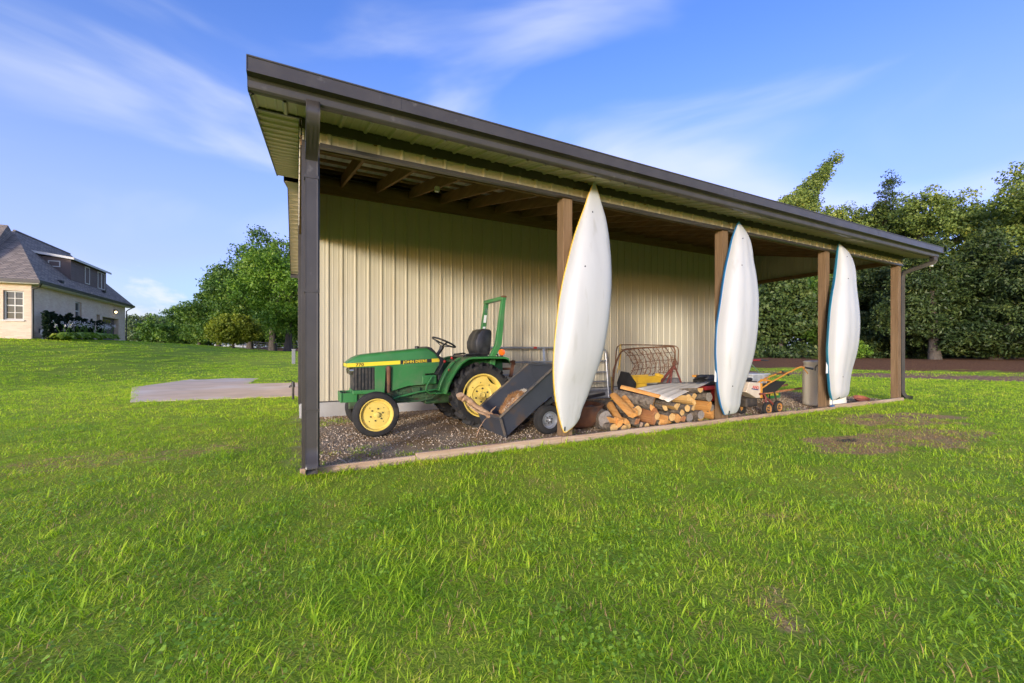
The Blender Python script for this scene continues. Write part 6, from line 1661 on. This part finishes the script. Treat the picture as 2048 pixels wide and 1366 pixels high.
x, y = T(478, 80); car('pickup_truck', 'white pickup far off at the crest of the lawn', x, y, ground_z(x, y) - .45, R(20), 4.8, 'truck', 1.6, 'car_white')
x, y = T(1822, 37.5); car('parked_car', 'dark red car with pale roof half hidden under the dark trees', x, y, ground_z(x, y), R(-20), 3.6, 'car', 1.45, 'car_red')
fe = thing('rail_fence', 'dark rail fence far off below the oak trees', 'fence', (0, 0, 0))
f0, f1 = Vector((*T(486, 66), 0)), Vector((*T(640, 60), 0))
n = 9
for k in range(n + 1):
    p = f0.lerp(f1, k / n); z = ground_z(p.x, p.y)
    MB().box(p.x - .07, p.x + .07, p.y - .07, p.y + .07, z - .2, z + 1.25).build('fence_post', 'black', fe)
    if k < n:
        q = f0.lerp(f1, (k + 1) / n); zq = ground_z(q.x, q.y)
        for h in (.45, .8, 1.12):
            MB().beam((p.x, p.y, z + h), (q.x, q.y, zq + h), .04, .12).build('fence_rail', 'black', fe)
def tuft(n, rad, h0, h1, w0, w1, bend, seed, mat, seg=3, lcm=0.45, lcs=0.28):
    g = np.random.default_rng(seed); V = []; F = []; LC = []
    for i in range(n):
        a = g.uniform(0, 6.283); r = rad * math.sqrt(g.uniform())
        x, y = r * math.cos(a), r * math.sin(a)
        d = g.uniform(0, 6.283); dx, dy = math.cos(d), math.sin(d)
        L = g.uniform(h0, h1); w = g.uniform(w0, w1); bn = g.uniform(0.25, 1.0) * bend
        t0 = g.uniform(0.1, 1.15)
        c = float(np.clip(g.normal(lcm, lcs), 0, 1)); o = len(V)
        px_, pz = 0.0, -0.01; ang = t0
        fz = g.uniform(0, 6.283); sx, sy = math.cos(fz), math.sin(fz)
        for k in range(seg + 1):
            f = k / seg; ww = w * (1 - f ** 1.6) * 0.5 + 0.0004
            V.append((x + dx * px_ - dy * ww, y + dy * px_ + dx * ww, pz)); V.append((x + dx * px_ + dy * ww, y + dy * px_ - dx * ww, pz))
            LC += [c * (0.75 + 0.25 * f)] * 2
            ang += bn / seg
            px_ += math.sin(ang) * L / seg; pz += math.cos(ang) * L / seg
        for k in range(seg):
            F.append((o + 2 * k, o + 2 * k + 1, o + 2 * k + 3, o + 2 * k + 2))
    return raw_mesh('tuft', V, F, mat, LC)
def clover(n, rad, seed):
    g = np.random.default_rng(seed); V = []; F = []; LC = []
    for i in range(n):
        a = g.uniform(0, 6.283); r = rad * math.sqrt(g.uniform()); x, y = r * math.cos(a), r * math.sin(a); z = g.uniform(0.02, 0.055)
        c = float(np.clip(g.normal(0.5, 0.2), 0, 1)); d0 = g.uniform(0, 6.283); s = g.uniform(0.005, 0.008)
        tilt = g.normal(0, 0.25, 2)
        for k in range(3):
            d = d0 + k * 2.094; o = len(V)
            for u, v in ((0, 0), (0.6, 0.5), (1.15, 0), (0.6, -0.5)):
                uu, vv = u * s, v * s * 1.6
                X = math.cos(d) * uu - math.sin(d) * vv; Y = math.sin(d) * uu + math.cos(d) * vv
                V.append((x + X, y + Y, z + tilt[0] * X + tilt[1] * Y + 0.3 * abs(vv))); LC.append(c)
            F.append((o, o + 1, o + 2, o + 3))
    return raw_mesh('clover', V, F, 'clover', LC)
def pebble(seed):
    g = np.random.default_rng(seed); b = MB(); b.sphere((0, 0, 0), (1, g.uniform(0.7, 1), g.uniform(0.45, 0.8)), 6, 4)
    v = np.array(b.v); v *= g.uniform(0.8, 1.15, (len(v), 1)); b.v = [tuple(p) for p in v]
    return b.mesh('pebble', 'pebble', 50)
def pebble_mat():
    m, t, b = principled('limestone_gravel'); N, L = t.nodes.new, t.links.new
    oi = N('ShaderNodeObjectInfo'); r = N('ShaderNodeValToRGB'); L(oi.outputs['Random'], r.inputs[0])
    r.color_ramp.elements[0].color = (0.18, 0.12, 0.065, 1); r.color_ramp.elements[1].color = (0.62, 0.50, 0.36, 1)
    e = r.color_ramp.elements.new(0.5); e.color = (0.40, 0.30, 0.20, 1)
    L(r.outputs[0], b.inputs['Base Color']); b.inputs['Roughness'].default_value = 0.9
    return m
MAT['pebble'] = pebble_mat()
def scatter(name, label, cat, meshes, pts, yaw, scl, idx, tilt=None):
    """one ground-cover object: points carrying instances of small meshes kept in an unlinked collection"""
    col = bpy.data.collections.new(name + '_source')
    for k, me in enumerate(meshes):
        o = bpy.data.objects.new('%s_piece_%02d' % (name, k), me); tag(o, kind='stuff'); col.objects.link(o)
    n = len(pts)
    me = bpy.data.meshes.new(name); me.vertices.add(n); me.vertices.foreach_set('co', np.asarray(pts, np.float32).ravel())
    rot = np.zeros((n, 3), np.float32); rot[:, 2] = yaw
    if tilt is not None: rot[:, :2] = tilt
    a = me.attributes.new('rot', 'FLOAT_VECTOR', 'POINT'); a.data.foreach_set('vector', rot.ravel())
    a = me.attributes.new('scl', 'FLOAT', 'POINT'); a.data.foreach_set('value', np.asarray(scl, np.float32))
    a = me.attributes.new('idx', 'INT', 'POINT'); a.data.foreach_set('value', np.asarray(idx, np.int32))
    ob = link(name, me); tag(ob, label, cat, kind='stuff')
    ng = bpy.data.node_groups.new(name, 'GeometryNodeTree')
    ng.interface.new_socket('Geometry', in_out='INPUT', socket_type='NodeSocketGeometry'); ng.interface.new_socket('Geometry', in_out='OUTPUT', socket_type='NodeSocketGeometry')
    N, L = ng.nodes.new, ng.links.new
    gi, go = N('NodeGroupInput'), N('NodeGroupOutput')
    ci = N('GeometryNodeCollectionInfo'); ci.inputs['Collection'].default_value = col; ci.inputs['Separate Children'].default_value = True; ci.inputs['Reset Children'].default_value = True
    ip = N('GeometryNodeInstanceOnPoints'); ip.inputs['Pick Instance'].default_value = True
    def na(nm, dt):
        q = N('GeometryNodeInputNamedAttribute'); q.data_type = dt; q.inputs['Name'].default_value = nm; return q.outputs[0]
    er = N('FunctionNodeEulerToRotation'); L(na('rot', 'FLOAT_VECTOR'), er.inputs[0])
    L(gi.outputs[0], ip.inputs['Points']); L(ci.outputs[0], ip.inputs['Instance'])
    L(na('idx', 'INT'), ip.inputs['Instance Index']); L(er.outputs[0], ip.inputs['Rotation']); L(na('scl', 'FLOAT'), ip.inputs['Scale'])
    L(ip.outputs[0], go.inputs[0])
    md = ob.modifiers.new('scatter', 'NODES'); md.node_group = ng
    return ob
SY, CY = math.sin(YAW), math.cos(YAW)
def to_world(X, Y):      # view-aligned ground coordinates to world
    return -0.041 + CY * X + SY * Y, -4.32 - SY * X + CY * Y
def sample(y0, y1, dens, half=1.42, pad=1.2):
    area = (y1 - y0) * (half * (y0 + y1) + 2 * pad)
    n = int(area * dens)
    Y = rng.uniform(y0, y1, n * 2); X = rng.uniform(-1, 1, n * 2) * (half * y1 + pad)
    k = np.abs(X) < half * Y + pad
    X, Y = X[k][:n], Y[k][:n]
    return to_world(X, Y)
def in_poly(x, y, poly):
    c = False; j = len(poly) - 1
    for i in range(len(poly)):
        if (poly[i][1] > y) != (poly[j][1] > y) and x < (poly[j][0] - poly[i][0]) * (y - poly[i][1]) / (poly[j][1] - poly[i][1]) + poly[i][0]: c = not c
        j = i
    return c
PADP = [(-3.35, 7.8), (-0.02, 7.4), (-0.02, 12.3), (-1.55, 12.5), (-1.45, 15.6), (-3.7, 16.7), (-4.6, 12.5)]
def vnoise(x, y, s):
    return 0.5 + 0.25 * (math.sin(x * s * 1.3 + math.sin(y * s * 0.9) * 1.7) + math.sin(y * s * 1.1 + math.sin(x * s * 1.5 + 2) * 1.6))
class Pts:
    def __init__(s): s.p = []; s.r = []; s.s = []; s.i = []
    def add(s, x, y, z, sc, i): s.p.append((x, y, z)); s.r.append(random.uniform(0, 6.283)); s.s.append(sc); s.i.append(i)
live = [tuft(40, 0.09, 0.03, 0.07, 0.003, 0.006, 1.4, 20 + k, 'grass') for k in range(6)] + \
       [tuft(13, 0.06, 0.07, 0.14, 0.005, 0.009, 1.6, 40 + k, 'grass', 4, 0.55, 0.15) for k in range(5)] + \
       [tuft(46, 0.15, 0.035, 0.085, 0.007, 0.012, 1.2, 60 + k, 'grass', 2) for k in range(4)] + \
       [tuft(70, 0.42, 0.035, 0.085, 0.018, 0.032, 1.1, 80 + k, 'grass', 2) for k in range(4)] + \
       [clover(16, 0.10, 100 + k) for k in range(3)] + \
       [tuft(26, 0.10, 0.04, 0.09, 0.003, 0.006, 1.9, 120 + k, 'straw', 2) for k in range(4)]
I_FINE, I_LONG, I_MID, I_FAR, I_CLOV, I_DEAD = range(0, 6), range(6, 11), range(11, 15), range(15, 19), range(19, 22), range(22, 26)
G = Pts()
def blocked(x, y):
    if 0 < x < 12.2 and 3.6 < y < 12.85: return True
    if -0.02 < x < 12.2 and -0.05 < y < 0.0: return True
    return in_poly(x, y, PADP)
def grow(y0, y1, dens, kind):
    X, Y = sample(y0, y1, dens)
    for x, y in zip(X, Y):
        if blocked(x, y): continue
        z = ground_z(x, y)
        if in_bed(x, y) or (0 < x < 12.2 and 0 <= y < 3.7):
            gg = bed_grass(x, y)
            u = random.random()
            if u < gg * 0.55: G.add(x, y, z, random.uniform(0.7, 1.2), random.choice(I_FINE))
            elif u < gg * 0.55 + 0.22 * vnoise(x, y, 2.4): G.add(x, y, z, random.uniform(0.5, 0.9), random.choice(I_DEAD))
            continue
        st, so = bare_at(x, y)
        if track_at(x, y) > 0.4 + 0.5 * random.random() or litter_at(x, y) > 0.3: continue
        if random.random() < so * 1.1:
            if random.random() < 0.3: G.add(x, y, z, random.uniform(0.5, 0.9), random.choice(I_DEAD))
            continue
        if random.random() < st * 1.0:
            if random.random() < 0.8: G.add(x, y, z, random.uniform(0.5, 1.0), random.choice(I_DEAD))
            if random.random() > 0.3: continue
        v = vnoise(x, y, 1.7)
        if kind == 'near':
            lush = 0.75 + 0.5 * vnoise(x + 3, y, 2.6)
            u = random.random()
            if u < 0.20 * max(0, v - 0.25) + 0.02: G.add(x, y, z, random.uniform(0.7, 1.15) * lush, random.choice(I_LONG))
            elif u < 0.24 and vnoise(x, y + 5, 2.2) > 0.35 + 0.4 * random.random(): G.add(x, y, z, random.uniform(0.8, 1.4), random.choice(I_CLOV))
            elif u < 0.29: G.add(x, y, z, random.uniform(0.6, 1.0), random.choice(I_DEAD))
            else: G.add(x, y, z, random.uniform(0.7, 1.15) * lush, random.choice(I_FINE))
        elif kind == 'mid':
            G.add(x, y, z, random.uniform(0.7, 1.2), random.choice(I_MID) if random.random() > 0.08 else random.choice(I_LONG))
        else:
            G.add(x, y, z, random.uniform(0.75, 1.2), random.choice(I_FAR))
grow(0.9, 3.2, 330, 'near')
grow(3.2, 7.0, 160, 'near')
grow(7.0, 15.0, 34, 'mid')
grow(15.0, 24.0, 6.0, 'far')
grow(24.0, 48.0, 2.6, 'far')
# taller fringe the mower misses: along the boards, round the posts and the pad
for k in range(900):
    x = random.uniform(-0.1, 12.4); y = -0.055 - abs(random.gauss(0, 0.04))
    G.add(x, y, 0, random.uniform(0.7, 1.25), random.choice(I_LONG if random.random() < 0.4 else I_FINE))
for k in range(420):
    x = random.uniform(0.15, 12.2); y = 0.01 + abs(random.gauss(0, 0.07))
    if vnoise(x, y, 2.0) > 0.45: G.add(x, y, 0, random.uniform(0.6, 1.1), random.choice(I_LONG if random.random() < 0.3 else I_FINE))
for (ax, ay), (bx, by) in zip(PADP, PADP[1:] + PADP[:1]):
    L_ = math.hypot(bx - ax, by - ay)
    if ax > -.1 and bx > -.1: continue
    for q in range(int(L_ * 9)):
        f = random.random(); x, y = ax + (bx - ax) * f + random.gauss(0, .05), ay + (by - ay) * f + random.gauss(0, .05)
        G.add(x, y, 0.0, random.uniform(.7, 1.2), random.choice(I_MID))
scatter('lawn_grass', 'short green grass and clover covering the lawn', 'grass', live, G.p, G.r, G.s, G.i)
# gravel on the floor of the lean-to
peb = [pebble(300 + k) for k in range(6)]
g = Pts()
for k in range(42000):
    x, y = random.uniform(0.05, 12.25), random.uniform(0.02, 3.6)
    w = vnoise(x, y, 1.9) * 0.75 + 0.2 * sstep(0.8, 2.2, y)
    if random.random() > w * 1.1 - 0.05: continue
    g.add(x, y, random.uniform(0.0, 0.008), random.uniform(0.005, 0.013) * (1.6 if random.random() < 0.08 else 1), random.randrange(6))
scatter('gravel', 'loose grey limestone gravel on the lean-to floor', 'gravel', peb, g.p, g.r, g.s, g.i, rng.uniform(-0.6, 0.6, (len(g.p), 2)))
